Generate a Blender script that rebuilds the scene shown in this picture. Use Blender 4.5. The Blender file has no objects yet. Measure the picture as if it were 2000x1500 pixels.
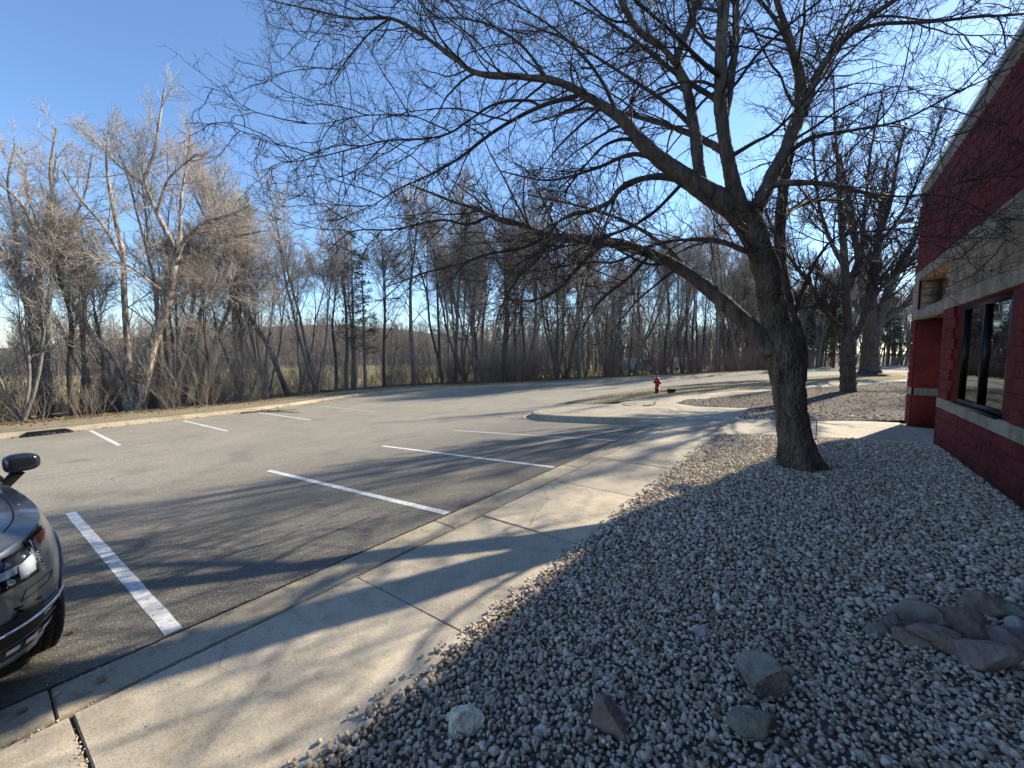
import bpy, bmesh, math, random
import numpy as np
from mathutils import Vector, Matrix, noise

rng = np.random.default_rng(7)
random.seed(7)
SC = bpy.context.scene
COL = SC.collection
R = math.radians

# ------------------------------------------------------------------ camera
FPX, CAMH = 790.0, 2.0                       # focal length in pixels of a 2000 px wide frame
PITCH = math.atan(60 / 790.0)
YAW = math.atan(595 / 790.0)
cam_d = bpy.data.cameras.new('camera')
cam = bpy.data.objects.new('camera', cam_d)
COL.objects.link(cam)
cam_d.sensor_width = 36.0
cam_d.lens = 36.0 * FPX / 2000.0
cam_d.clip_start = 0.05
cam_d.clip_end = 3000
cam.location = (0, 0, CAMH)
cam.rotation_euler = (math.pi / 2 - PITCH, 0, YAW)
SC.camera = cam

# ------------------------------------------------------------------ light
SUN_AZ, SUN_EL = 71.0, 29.0                  # direction towards the sun, degrees anticlockwise from +X
world = bpy.data.worlds.new('World')
SC.world = world
world.use_nodes = True
wn = world.node_tree
bg = wn.nodes['Background']
sky = wn.nodes.new('ShaderNodeTexSky')
sky.sky_type = 'NISHITA'
sky.sun_disc = False
sky.sun_elevation = R(SUN_EL)
sky.sun_rotation = R(90 - SUN_AZ)
sky.altitude = 250
sky.air_density = 1.0
sky.dust_density = 0.1
sky.ozone_density = 4.8
wn.links.new(sky.outputs[0], bg.inputs['Color'])
bg.inputs['Strength'].default_value = 0.138
sd = bpy.data.lights.new('sun', 'SUN')
sd.energy = 5.0
sd.angle = R(0.55)
sd.color = (1.0, 0.895, 0.72)
sun = bpy.data.objects.new('sun', sd)
COL.objects.link(sun)
sdir = Vector((math.cos(R(SUN_EL)) * math.cos(R(SUN_AZ)), math.cos(R(SUN_EL)) * math.sin(R(SUN_AZ)), math.sin(R(SUN_EL))))
sun.rotation_euler = (-sdir).to_track_quat('-Z', 'Y').to_euler()
sun.location = sdir * 60
vs = SC.view_settings
vs.view_transform = 'Standard'
vs.look = 'None'
vs.exposure = 0.93
vs.gamma = 1.0
vs.use_curve_mapping = False
SC.cycles.max_bounces = 5
SC.cycles.diffuse_bounces = 3
SC.cycles.transparent_max_bounces = 6
SC.cycles.use_denoising = True

# ------------------------------------------------------------------ geometry helpers
def ray(px, py):
    x, y = (px - 1000) / FPX, -(py - 750) / FPX
    c, s = math.cos(PITCH), math.sin(PITCH)
    d = np.array([0, c, -s]) + x * np.array([1, 0, 0]) + y * np.array([0, s, c])
    cy, sy = math.cos(YAW), math.sin(YAW)
    return np.array([d[0] * cy - d[1] * sy, d[0] * sy + d[1] * cy, d[2]])

def at(px, py, depth):
    """point of the place seen at that pixel, depth metres ahead of the camera"""
    r = ray(px, py)
    return np.array([0, 0, CAMH]) + r * depth

def smooth(a, b, t):
    t = np.clip((np.asarray(t, float) - a) / (b - a), 0, 1)
    return t * t * (3 - 2 * t)

def zg(x, y):
    """height of the paved ground: the lot falls away from the building"""
    x = np.asarray(x, float); y = np.asarray(y, float)
    d = np.maximum(-3.55 - x, 0)
    p = np.interp(d, [0, 5.2, 12.1, 17.2, 40], [0, .35, .6, .74, .9])
    return -p * (1 - .45 * smooth(12, 40, y))

def hit(px, py, off=0.0):
    r = ray(px, py)
    t = 0.5
    while t < 400:
        if CAMH + r[2] * t < float(zg(r[0] * t, r[1] * t)) + off:
            break
        t *= 1.003
    return np.array([r[0] * t, r[1] * t, float(zg(r[0] * t, r[1] * t)) + off])

def mesh_np(name, V, faces, smooth_shade=False):
    """faces: list of (M,k) arrays, k = 3 or 4"""
    me = bpy.data.meshes.new(name)
    V = np.ascontiguousarray(V, dtype=np.float32)
    me.vertices.add(len(V))
    me.vertices.foreach_set('co', V.ravel())
    faces = [np.asarray(f, dtype=np.int32) for f in faces if len(f)]
    tot = sum(f.size for f in faces)
    me.loops.add(tot)
    me.loops.foreach_set('vertex_index', np.concatenate([f.ravel() for f in faces]))
    n = sum(len(f) for f in faces)
    me.polygons.add(n)
    sizes = np.concatenate([np.full(len(f), f.shape[1], dtype=np.int32) for f in faces])
    starts = np.concatenate([[0], np.cumsum(sizes)[:-1]]).astype(np.int32)
    me.polygons.foreach_set('loop_start', starts)
    if smooth_shade:
        me.polygons.foreach_set('use_smooth', np.ones(n, dtype=bool))
    me.update(calc_edges=True)
    return me

def link(name, me, mat=None, parent=None, loc=None, rot=None):
    o = bpy.data.objects.new(name, me)
    COL.objects.link(o)
    if mat is not None and me is not None and len(me.materials) == 0:
        me.materials.append(mat)
    if parent is not None:
        o.parent = parent
    if loc is not None:
        o.location = loc
    if rot is not None:
        o.rotation_euler = rot
    return o

def tag(o, label, cat, group=None):
    o['label'] = label
    o['category'] = cat
    if group:
        o['group'] = group
    return o

def struct(o):
    o['kind'] = 'structure'
    return o

def stuff(o, label=None, cat=None):
    o['kind'] = 'stuff'
    if label:
        o['label'] = label
        o['category'] = cat
    return o

def thing(name, loc, label, cat, group=None, rz=0):
    o = bpy.data.objects.new(name, None)
    COL.objects.link(o)
    o.location = loc
    o.rotation_euler = (0, 0, rz)
    o.empty_display_size = 0.2
    return tag(o, label, cat, group)

class MB:
    """collects shapes into one mesh"""
    def __init__(s):
        s.V, s.F3, s.F4, s.n = [], [], [], 0
    def add(s, V, F):
        V = np.asarray(V, float)
        F = np.asarray(F, int) + s.n
        (s.F3 if F.shape[1] == 3 else s.F4).append(F)
        s.V.append(V); s.n += len(V)
        return s
    def box(s, x0, x1, y0, y1, z0, z1):
        V = [(x, y, z) for z in (z0, z1) for y in (y0, y1) for x in (x0, x1)]
        F = [(0, 2, 3, 1), (4, 5, 7, 6), (0, 1, 5, 4), (2, 6, 7, 3), (0, 4, 6, 2), (1, 3, 7, 5)]
        return s.add(V, F)
    def tube(s, pts, rad, sides=8, cap=True):
        V, F = tube_arrays(np.asarray(pts, float)[None], np.asarray(rad, float)[None], sides)
        s.add(V, F)
        if cap:
            k = len(pts)
            for b in (0, (k - 1) * sides):
                c = V[b:b + sides].mean(0)
                W = np.vstack([V[b:b + sides], c[None]])
                FF = [(i, (i + 1) % sides, sides) for i in range(sides)]
                s.add(W, FF)
        return s
    def cyl(s, p, q, r, sides=16, r2=None):
        return s.tube([p, q], [r, r if r2 is None else r2], sides)
    def lathe(s, prof, seg=24, origin=(0, 0, 0), axis='z'):
        a = np.linspace(0, 2 * np.pi, seg, endpoint=False)
        V = []
        for r, z in prof:
            for t in a:
                V.append((r * math.cos(t), r * math.sin(t), z))
        V = np.array(V)
        if axis == 'y':
            V = V[:, [0, 2, 1]]
        if axis == 'x':
            V = V[:, [2, 0, 1]]
        V = V + np.array(origin)
        F = []
        for i in range(len(prof) - 1):
            for j in range(seg):
                k = (j + 1) % seg
                F.append((i * seg + j, i * seg + k, (i + 1) * seg + k, (i + 1) * seg + j))
        return s.add(V, F)
    def grid(s, P):
        P = np.asarray(P, float)
        a, b = P.shape[:2]
        i, j = np.meshgrid(np.arange(a - 1), np.arange(b - 1), indexing='ij')
        q = (i * b + j).ravel()
        return s.add(P.reshape(-1, 3), np.stack([q, q + b, q + b + 1, q + 1], 1))
    def build(s, name, mat=None, parent=None, sm=False, **kw):
        f = []
        if s.F4: f.append(np.concatenate(s.F4))
        if s.F3: f.append(np.concatenate(s.F3))
        return link(name, mesh_np(name, np.concatenate(s.V), f, sm), mat, parent, **kw)

def tube_arrays(P, RAD, sides):
    """P (N,n,3), RAD (N,n) -> verts, quads"""
    N, n = P.shape[:2]
    T = np.empty_like(P)
    T[:, 1:-1] = P[:, 2:] - P[:, :-2]
    T[:, 0] = P[:, 1] - P[:, 0]
    T[:, -1] = P[:, -1] - P[:, -2]
    T /= np.linalg.norm(T, axis=2, keepdims=True) + 1e-9
    mean = P[:, -1] - P[:, 0]
    mean /= np.linalg.norm(mean, axis=1, keepdims=True) + 1e-9
    ref = np.where(np.abs(mean[:, 2:3]) > .8, np.array([[1., 0, 0]]), np.array([[0, 0, 1.]]))
    ref = np.repeat(ref[:, None], n, 1)
    A = np.cross(T, ref); A /= np.linalg.norm(A, axis=2, keepdims=True) + 1e-9
    B = np.cross(T, A)
    a = np.linspace(0, 2 * np.pi, sides, endpoint=False)
    V = P[:, :, None] + RAD[:, :, None, None] * (A[:, :, None] * np.cos(a)[None, None, :, None] + B[:, :, None] * np.sin(a)[None, None, :, None])
    base = (np.arange(N) * n * sides)[:, None, None]
    i = (np.arange(n - 1) * sides)[None, :, None]
    j = np.arange(sides)[None, None]
    k = (j + 1) % sides
    q = np.stack([base + i + j, base + i + k, base + i + sides + k, base + i + sides + j], -1)
    return V.reshape(-1, 3), q.reshape(-1, 4)

# ------------------------------------------------------------------ materials
def new_mat(name):
    m = bpy.data.materials.new(name)
    m.use_nodes = True
    nt = m.node_tree
    b = nt.nodes['Principled BSDF']
    return m, nt, b

def nz(nt, scale, detail=4, rough=.6, vec=None, dim='3D'):
    n = nt.nodes.new('ShaderNodeTexNoise')
    n.inputs['Scale'].default_value = scale
    n.inputs['Detail'].default_value = detail
    n.inputs['Roughness'].default_value = rough
    if vec is not None:
        nt.links.new(vec, n.inputs['Vector'])
    return n

def ramp(nt, fac, stops, interp='LINEAR'):
    r = nt.nodes.new('ShaderNodeValToRGB')
    r.color_ramp.interpolation = interp
    e = r.color_ramp.elements
    while len(e) < len(stops): e.new(.5)
    for k, (p, c) in enumerate(stops):
        e[k].position = p
        e[k].color = (c[0], c[1], c[2], 1) if len(c) == 3 else c
    nt.links.new(fac, r.inputs[0])
    return r

def mixc(nt, fac, a, b, mode='MIX'):
    m = nt.nodes.new('ShaderNodeMix')
    m.data_type = 'RGBA'
    m.blend_type = mode
    for s, v in ((0, fac), (6, a), (7, b)):
        if isinstance(v, (int, float)): m.inputs[s].default_value = v
        elif isinstance(v, tuple): m.inputs[s].default_value = (*v, 1)
        else: nt.links.new(v, m.inputs[s])
    return m.outputs[2]

def coord(nt, scale=(1, 1, 1), kind='Object'):
    t = nt.nodes.new('ShaderNodeTexCoord')
    mp = nt.nodes.new('ShaderNodeMapping')
    mp.inputs['Scale'].default_value = scale
    nt.links.new(t.outputs[kind], mp.inputs[0])
    return mp.outputs[0]

def bump(nt, b, h, dist=.01, strength=1.0):
    n = nt.nodes.new('ShaderNodeBump')
    n.inputs['Distance'].default_value = dist
    n.inputs['Strength'].default_value = strength
    nt.links.new(h, n.inputs['Height'])
    nt.links.new(n.outputs[0], b.inputs['Normal'])

def rnd(nt):
    """one random number per loose piece and per object"""
    g = nt.nodes.new('ShaderNodeNewGeometry')
    o = nt.nodes.new('ShaderNodeObjectInfo')
    a = nt.nodes.new('ShaderNodeMath'); a.operation = 'ADD'
    f = nt.nodes.new('ShaderNodeMath'); f.operation = 'FRACT'
    nt.links.new(g.outputs['Random Per Island'], a.inputs[0])
    nt.links.new(o.outputs['Random'], a.inputs[1])
    nt.links.new(a.outputs[0], f.inputs[0])
    return f.outputs[0]

def simple(name, col, rough=.6, metal=0, scale=0, var=.25, bd=0, bs=40, spec=.5, vscale=(1, 1, 1)):
    m, nt, b = new_mat(name)
    b.inputs['Roughness'].default_value = rough
    b.inputs['Metallic'].default_value = metal
    b.inputs['Specular IOR Level'].default_value = spec
    if scale:
        v = coord(nt, vscale)
        n = nz(nt, scale, 5, .65, v)
        lo = tuple(c * (1 - var) for c in col); hi = tuple(min(1, c * (1 + var)) for c in col)
        r = ramp(nt, n.outputs[0], [(.3, lo), (.7, hi)])
        nt.links.new(r.outputs[0], b.inputs['Base Color'])
    else:
        b.inputs['Base Color'].default_value = (*col, 1)
    if bd:
        n2 = nz(nt, bs, 4, .7, coord(nt, vscale))
        bump(nt, b, n2.outputs[0], bd)
    return m

def asphalt_mat():
    m, nt, b = new_mat('asphalt')
    v = coord(nt)
    big = nz(nt, .35, 5, .6, v)
    mid = nz(nt, 3.5, 4, .6, coord(nt, (1, .45, 1)))
    fine = nz(nt, 140, 2, .6, v)
    vor = nt.nodes.new('ShaderNodeTexVoronoi'); vor.inputs['Scale'].default_value = 75
    nt.links.new(v, vor.inputs['Vector'])
    c = ramp(nt, big.outputs[0], [(.3, (.21, .195, .165)), (.7, (.30, .275, .225))]).outputs[0]
    c = mixc(nt, .35, c, ramp(nt, mid.outputs[0], [(.3, (.18, .17, .15)), (.7, (.33, .305, .255))]).outputs[0])
    agg = ramp(nt, vor.outputs['Color'], [(0, (.55, .55, .55)), (.75, (1, 1, 1)), (.9, (1.9, 1.85, 1.75))]).outputs[0]
    c = mixc(nt, .75, c, agg, 'MULTIPLY')
    sp = ramp(nt, fine.outputs[0], [(.35, (.5, .5, .5)), (.6, (1.15, 1.15, 1.15))]).outputs[0]
    c = mixc(nt, .6, c, sp, 'MULTIPLY')
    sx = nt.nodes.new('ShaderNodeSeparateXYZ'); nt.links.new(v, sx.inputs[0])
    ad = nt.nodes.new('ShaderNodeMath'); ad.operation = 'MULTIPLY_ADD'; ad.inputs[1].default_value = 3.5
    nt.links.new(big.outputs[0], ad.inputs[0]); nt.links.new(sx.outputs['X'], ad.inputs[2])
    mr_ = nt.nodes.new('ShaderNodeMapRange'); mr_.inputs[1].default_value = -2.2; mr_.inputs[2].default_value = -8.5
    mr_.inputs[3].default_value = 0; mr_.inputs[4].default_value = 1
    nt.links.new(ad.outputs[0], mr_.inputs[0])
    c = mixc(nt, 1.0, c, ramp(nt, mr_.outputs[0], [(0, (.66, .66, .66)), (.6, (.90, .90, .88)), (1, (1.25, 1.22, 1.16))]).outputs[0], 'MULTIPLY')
    # old dark patching / oil drips in the stalls
    dark = nz(nt, .9, 3, .5, v)
    dm = ramp(nt, dark.outputs[0], [(.58, (1, 1, 1)), (.72, (.78, .79, .8))]).outputs[0]
    c = mixc(nt, 1.0, c, dm, 'MULTIPLY')
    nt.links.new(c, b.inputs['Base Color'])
    b.inputs['Roughness'].default_value = .82
    b.inputs['Specular IOR Level'].default_value = .45
    h = mixc(nt, .5, vor.outputs['Distance'], fine.outputs[0])
    bump(nt, b, h, .006, .9)
    return m

def concrete_mat(name, base, dirt=.5):
    m, nt, b = new_mat(name)
    v = coord(nt)
    big = nz(nt, 1.1, 6, .62, v)
    fine = nz(nt, 160, 3, .6, v)
    lo = tuple(c * .74 for c in base); hi = tuple(c * 1.12 for c in base)
    c = ramp(nt, big.outputs[0], [(.32, lo), (.5, base), (.72, hi)]).outputs[0]
    c = mixc(nt, .55, c, ramp(nt, fine.outputs[0], [(.35, (.62, .60, .57)), (.52, (1, 1, 1)), (.7, (1.2, 1.2, 1.2))]).outputs[0], 'MULTIPLY')
    gr = nz(nt, 55, 4, .75, v)
    c = mixc(nt, .6, c, ramp(nt, gr.outputs[0], [(.36, (.68, .66, .62)), (.5, (1, 1, 1)), (.66, (1.16, 1.15, 1.12))]).outputs[0], 'MULTIPLY')
    st = nz(nt, 7, 6, .7, v)
    c = mixc(nt, dirt, c, ramp(nt, st.outputs[0], [(.36, (.62, .6, .56)), (.5, (1, 1, 1))]).outputs[0], 'MULTIPLY')
    o = nt.nodes.new('ShaderNodeObjectInfo')
    c = mixc(nt, 1.0, c, ramp(nt, o.outputs['Random'], [(0, (.80, .81, .83)), (1, (1.08, 1.06, 1.03))]).outputs[0], 'MULTIPLY')
    nt.links.new(c, b.inputs['Base Color'])
    b.inputs['Roughness'].default_value = .88
    b.inputs['Specular IOR Level'].default_value = .3
    bump(nt, b, mixc(nt, .35, fine.outputs[0], st.outputs[0]), .004, .8)
    return m

def bark_mat(name, dark, light, scale=9, bd=.02, pale=None):
    m, nt, b = new_mat(name)
    v = coord(nt, (1, 1, .22))
    n = nz(nt, scale, 7, .72, v)
    stops = [(.3, dark), (.62, light)]
    if pale: stops = [(.34, dark), (.5, light), (.58, pale), (.75, pale)]
    c = ramp(nt, n.outputs[0], stops).outputs[0]
    n2 = nz(nt, 2.2, 4, .6, coord(nt))
    c = mixc(nt, .5, c, ramp(nt, n2.outputs[0], [(.35, (.7, .72, .68)), (.65, (1.2, 1.17, 1.12))]).outputs[0], 'MULTIPLY')
    nt.links.new(c, b.inputs['Base Color'])
    b.inputs['Roughness'].default_value = .92
    b.inputs['Specular IOR Level'].default_value = .25
    bump(nt, b, n.outputs[0], bd, .9)
    return m

def stone_mat(name, stops, rough=.85, speck=.5, scale=30):
    m, nt, b = new_mat(name)
    c = ramp(nt, rnd(nt), stops, 'LINEAR').outputs[0]
    n = nz(nt, scale, 5, .65, coord(nt))
    c = mixc(nt, speck, c, ramp(nt, n.outputs[0], [(.3, (.6, .6, .62)), (.55, (1, 1, 1)), (.75, (1.25, 1.22, 1.18))]).outputs[0], 'MULTIPLY')
    nt.links.new(c, b.inputs['Base Color'])
    b.inputs['Roughness'].default_value = rough
    b.inputs['Specular IOR Level'].default_value = .35
    bump(nt, b, n.outputs[0], .006, .6)
    return m

M = {}
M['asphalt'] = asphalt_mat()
M['concrete'] = concrete_mat('concrete_walk', (.53, .47, .37))
M['kerb'] = concrete_mat('concrete_kerb', (.45, .395, .30), .75)
M['sandy'] = concrete_mat('sandy_kerb', (.46, .39, .27), .6)
M['white_paint'] = None
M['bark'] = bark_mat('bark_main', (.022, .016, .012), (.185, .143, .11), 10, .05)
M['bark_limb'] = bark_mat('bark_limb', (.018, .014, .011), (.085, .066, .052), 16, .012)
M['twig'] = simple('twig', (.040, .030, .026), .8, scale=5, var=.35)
M['bark_grey'] = bark_mat('bark_grey', (.06, .052, .045), (.23, .205, .175), 8, .02)
M['twig_grey'] = simple('twig_grey', (.40, .345, .29), .85, scale=3, var=.3)
M['twig_dim'] = simple('twig_dim', (.30, .26, .22), .85, scale=3, var=.3)
M['birch'] = bark_mat('bark_peeling', (.08, .062, .05), (.24, .19, .15), 7, .015, (.50, .45, .38))
M['bark_dark'] = bark_mat('bark_dark', (.03, .024, .02), (.11, .09, .075), 9, .02)
M['red_stem'] = simple('red_stem', (.20, .135, .11), .8, scale=2, var=.35)
M['dry_stem'] = simple('dry_stem', (.22, .175, .135), .85, scale=2, var=.4)
M['needles'] = simple('needles', (.034, .052, .026), .8, scale=4, var=.5)
M['needles_thin'] = simple('needles_thin', (.10, .115, .045), .8, scale=4, var=.5)

def paint_mat():
    m, nt, b = new_mat('line_paint')
    v = coord(nt)
    n = nz(nt, 22, 6, .75, v)
    w = nz(nt, 2.2, 3, .6, v)
    c = ramp(nt, n.outputs[0], [(.36, (.30, .30, .29)), (.47, (.70, .71, .70)), (.7, (.82, .83, .82))]).outputs[0]
    c = mixc(nt, .5, c, ramp(nt, w.outputs[0], [(.35, (.62, .63, .64)), (.6, (1, 1, 1))]).outputs[0], 'MULTIPLY')
    nt.links.new(c, b.inputs['Base Color'])
    b.inputs['Roughness'].default_value = .7
    bump(nt, b, n.outputs[0], .003)
    return m
M['white_paint'] = paint_mat()

M['gravel'] = stone_mat('river_gravel', [(0, (.32, .23, .15)), (.12, (.64, .54, .41)), (.26, (.44, .365, .27)), (.44, (.74, .65, .51)), (.58, (.50, .40, .29)), (.74, (.62, .55, .45)), (.86, (.30, .195, .125)), (.93, (.66, .57, .43)), (1, (.85, .77, .64))])
M['gravel_bed'] = simple('gravel_bed', (.15, .13, .11), .95, scale=45, var=.6, bd=.02, bs=60)
M['strip_soil'] = simple('strip_soil', (.26, .215, .14), .95, scale=14, var=.45, bd=.02, bs=30)
M['litter_soil'] = simple('litter_soil', (.085, .067, .05), .95, scale=14, var=.45, bd=.02, bs=30)

def ground_mat():
    m, nt, b = new_mat('ground')
    v = coord(nt)
    n1 = nz(nt, .06, 6, .6, v)
    n2 = nz(nt, 3, 6, .7, v)
    floor = ramp(nt, n2.outputs[0], [(.3, (.075, .06, .045)), (.5, (.17, .14, .10)), (.7, (.30, .25, .175))]).outputs[0]
    fieldc = ramp(nt, n1.outputs[0], [(.35, (.42, .34, .19)), (.5, (.34, .29, .14)), (.65, (.44, .36, .21))]).outputs[0]
    a = nt.nodes.new('ShaderNodeAttribute'); a.attribute_name = 'field'
    c = mixc(nt, a.outputs['Fac'], floor, fieldc)
    nt.links.new(c, b.inputs['Base Color'])
    b.inputs['Roughness'].default_value = .95
    b.inputs['Specular IOR Level'].default_value = .1
    bump(nt, b, n2.outputs[0], .05)
    return m
M['ground'] = ground_mat()

def leaf_mat(name, stops):
    m, nt, b = new_mat(name)
    c = ramp(nt, rnd(nt), stops).outputs[0]
    nt.links.new(c, b.inputs['Base Color'])
    b.inputs['Roughness'].default_value = .8
    b.inputs['Specular IOR Level'].default_value = .25
    tl = nt.nodes.new('ShaderNodeBsdfTranslucent')
    nt.links.new(c, tl.inputs['Color'])
    mx = nt.nodes.new('ShaderNodeMixShader'); mx.inputs[0].default_value = .45
    nt.links.new(b.outputs[0], mx.inputs[1]); nt.links.new(tl.outputs[0], mx.inputs[2])
    nt.links.new(mx.outputs[0], nt.nodes['Material Output'].inputs[0])
    return m
M['leaves'] = leaf_mat('dry_leaves', [(0, (.10, .065, .04)), (.35, (.22, .16, .095)), (.7, (.34, .26, .155)), (1, (.48, .40, .26))])
M['pale_leaves'] = leaf_mat('pale_leaves', [(0, (.28, .20, .11)), (.35, (.44, .35, .19)), (.7, (.58, .48, .28)), (1, (.70, .60, .38))])
M['dark_leaves'] = leaf_mat('dark_leaves', [(0, (.06, .042, .03)), (.5, (.14, .105, .07)), (.85, (.24, .19, .13)), (1, (.42, .36, .25))])
M['grass'] = leaf_mat('winter_grass', [(0, (.34, .28, .16)), (.4, (.44, .36, .20)), (.75, (.33, .29, .13)), (1, (.56, .46, .28))])

# ------------------------------------------------------------------ the ground
FAR = [(-20.9, -45), (-20.9, 0), (-20.95, 3), (-21.1, 6), (-21.5, 9), (-22.5, 11.5), (-23.6, 14), (-23.9, 17), (-23.0, 20.3), (-21.2, 22.6), (-19.4, 23.9), (-16.4, 27), (-13.4, 31.9), (-11.1, 35.4), (-7.4, 41.6), (-3.9, 48.3), (0, 57), (4.5, 69), (14, 88), (60, 122)]
NEAR = [(-3.56, -45), (-3.56, 0), (-3.56, 3), (-3.56, 6), (-3.56, 11.27), (-5.2, 11.3), (-7.6, 11.32), (-8.35, 11.9), (-8.75, 12.9), (-9.0, 14.2), (-9.05, 16.0), (-8.95, 18.6), (-8.6, 21.2), (-7.4, 24.9), (-6.2, 27.6), (-3.9, 31.8), (0.2, 41.5), (3.2, 49), (12, 64), (60, 88)]

def densify(P, Q, sub):
    A, B = [], []
    for k in range(len(P) - 1):
        L = np.hypot(P[k + 1][0] - P[k][0], P[k + 1][1] - P[k][1])
        n = max(2, int(L / sub))
        for t in np.linspace(0, 1, n, endpoint=False):
            A.append(np.array(P[k]) * (1 - t) + np.array(P[k + 1]) * t)
            B.append(np.array(Q[k]) * (1 - t) + np.array(Q[k + 1]) * t)
    A.append(np.array(P[-1])); B.append(np.array(Q[-1]))
    return np.array(A), np.array(B)

A_, B_ = densify(FAR, NEAR, 1.0)
u = np.linspace(0, 1, 46)
XY = A_[:, None] * (1 - u[None, :, None]) + B_[:, None] * u[None, :, None]
P = np.dstack([XY, zg(XY[..., 0], XY[..., 1])[..., None]])
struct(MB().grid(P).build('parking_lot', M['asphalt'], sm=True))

def curve_pts(P, sub=.5):
    """smooth (Catmull-Rom) polyline through P at about that spacing"""
    P = np.asarray(P, float)
    E = np.vstack([2 * P[0] - P[1], P, 2 * P[-1] - P[-2]])
    out = []
    for k in range(1, len(E) - 2):
        n = max(2, int(np.linalg.norm(E[k + 1] - E[k]) / sub))
        for t in np.linspace(0, 1, n, endpoint=False):
            out.append(.5 * ((2 * E[k]) + (-E[k - 1] + E[k + 1]) * t + (2 * E[k - 1] - 5 * E[k] + 4 * E[k + 1] - E[k + 2]) * t * t + (-E[k - 1] + 3 * E[k] - 3 * E[k + 1] + E[k + 2]) * t ** 3))
    out.append(E[-2])
    return np.array(out)

def even_curve(P, sub):
    P = np.asarray(P, float)
    L = np.concatenate([[0], np.cumsum(np.linalg.norm(np.diff(P, axis=0), axis=1))])
    q = np.linspace(0, L[-1], int(L[-1] / sub) + 1)
    C = np.column_stack([np.interp(q, L, P[:, 0]), np.interp(q, L, P[:, 1])])
    for _ in range(12):
        C[1:-1] = .25 * C[:-2] + .5 * C[1:-1] + .25 * C[2:]
    return C
FARS = even_curve(FAR, .7)
def out_normals(C):
    T = np.gradient(C, axis=0); T /= np.linalg.norm(T, axis=1, keepdims=True)
    return np.stack([-T[:, 1], T[:, 0]], 1)        # left of the walking direction = away from the lot
FN = out_normals(FARS)

def sweep(C, Nrm, prof, zfun, name, mat, parent=None, keep=None, lift=0.0):
    """prof: list of (offset outward, height)"""
    P = np.zeros((len(C), len(prof), 3))
    for k, (o, h) in enumerate(prof):
        q = C + Nrm * o
        P[:, k, :2] = q
        P[:, k, 2] = zfun(C[:, 0], C[:, 1]) + h + lift
    mb = MB()
    if keep is None:
        mb.grid(P)
    else:
        for a, b in keep:
            mb.grid(P[a:b + 1])
    return mb.build(name, mat, parent, sm=False)

# big ground sheet: dips under the pavement, drops to a field west of the wood, rises to far hills
def dist_out(x, y):
    """signed distance outward from the far kerb (positive in the wood)"""
    x = np.asarray(x, float).ravel(); y = np.asarray(y, float).ravel()
    D = np.empty(len(x))
    C = FARS
    for s in range(0, len(x), 4000):
        dx = x[s:s + 4000, None] - C[None, :, 0]; dy = y[s:s + 4000, None] - C[None, :, 1]
        d2 = dx * dx + dy * dy
        k = d2.argmin(1)
        sg = dx[np.arange(len(k)), k] * FN[k, 0] + dy[np.arange(len(k)), k] * FN[k, 1]
        D[s:s + 4000] = np.sqrt(d2[np.arange(len(k)), k]) * np.sign(sg)
    return D

def zground(x, y):
    x = np.asarray(x, float); y = np.asarray(y, float)
    sh = x.shape
    d = dist_out(x, y).reshape(sh)
    base = zg(x, y)
    inside = base - .06
    left = smooth(40, -30, y + .3 * x) * .5 + .5
    out = base + .13 + .0 * d - smooth(2.5, 14, d) * 1.35 * left
    z = np.where(d < .55, inside, out)
    # hills behind the field, west and north-west
    r = np.hypot(x, y)
    z = z - smooth(14, 60, d) * .6
    hill = smooth(150, 330, r) * (15 + 9 * np.sin(np.arctan2(y, x) * 5.0 + 1.0)) * smooth(0.35, 1.0, np.cos(np.arctan2(y, x) - R(150)))
    z = z + np.where(d > 20, hill, 0)
    return z

gx = np.concatenate([-np.geomspace(900, 62, 26), np.linspace(-60, 30, 121), np.geomspace(33, 900, 24)])
gy = np.concatenate([-np.geomspace(600, 42, 16), np.linspace(-40, 110, 170), np.geomspace(114, 1200, 30)])
GX, GY = np.meshgrid(gx, gy, indexing='ij')
GZ = zground(GX, GY)
gd = MB().grid(np.dstack([GX, GY, GZ])).build('ground', M['ground'], sm=True)
struct(gd)
fd = smooth(13, 24, dist_out(GX, GY)) * (1 - smooth(118, 150, np.hypot(GX, GY).ravel()))
att = gd.data.attributes.new('field', 'FLOAT', 'POINT')
att.data.foreach_set('value', fd.astype(np.float32).ravel())

# grassy shoulder just behind the far kerb
sh_ = sweep(FARS, FN, [(.46, .13), (.9, .16), (1.6, .17), (2.4, .15), (3.2, .02)], zg, 'grass_verge', M['strip_soil'], lift=.012)
struct(sh_)

# far kerb: gutter pan, face and top; a gap for the storm drain
kprof = [(-.42, .004), (-.06, -.004), (-.01, .015), (.03, .115), (.07, .14), (.40, .145), (.42, .10)]
drain_mask = [i for i in range(len(FARS)) if -.1 < FARS[i, 1] < 1.9 and FARS[i, 0] < -15]
kerb = sweep(FARS, FN, kprof, zg, 'far_kerb', M['sandy'])
struct(kerb)

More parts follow.
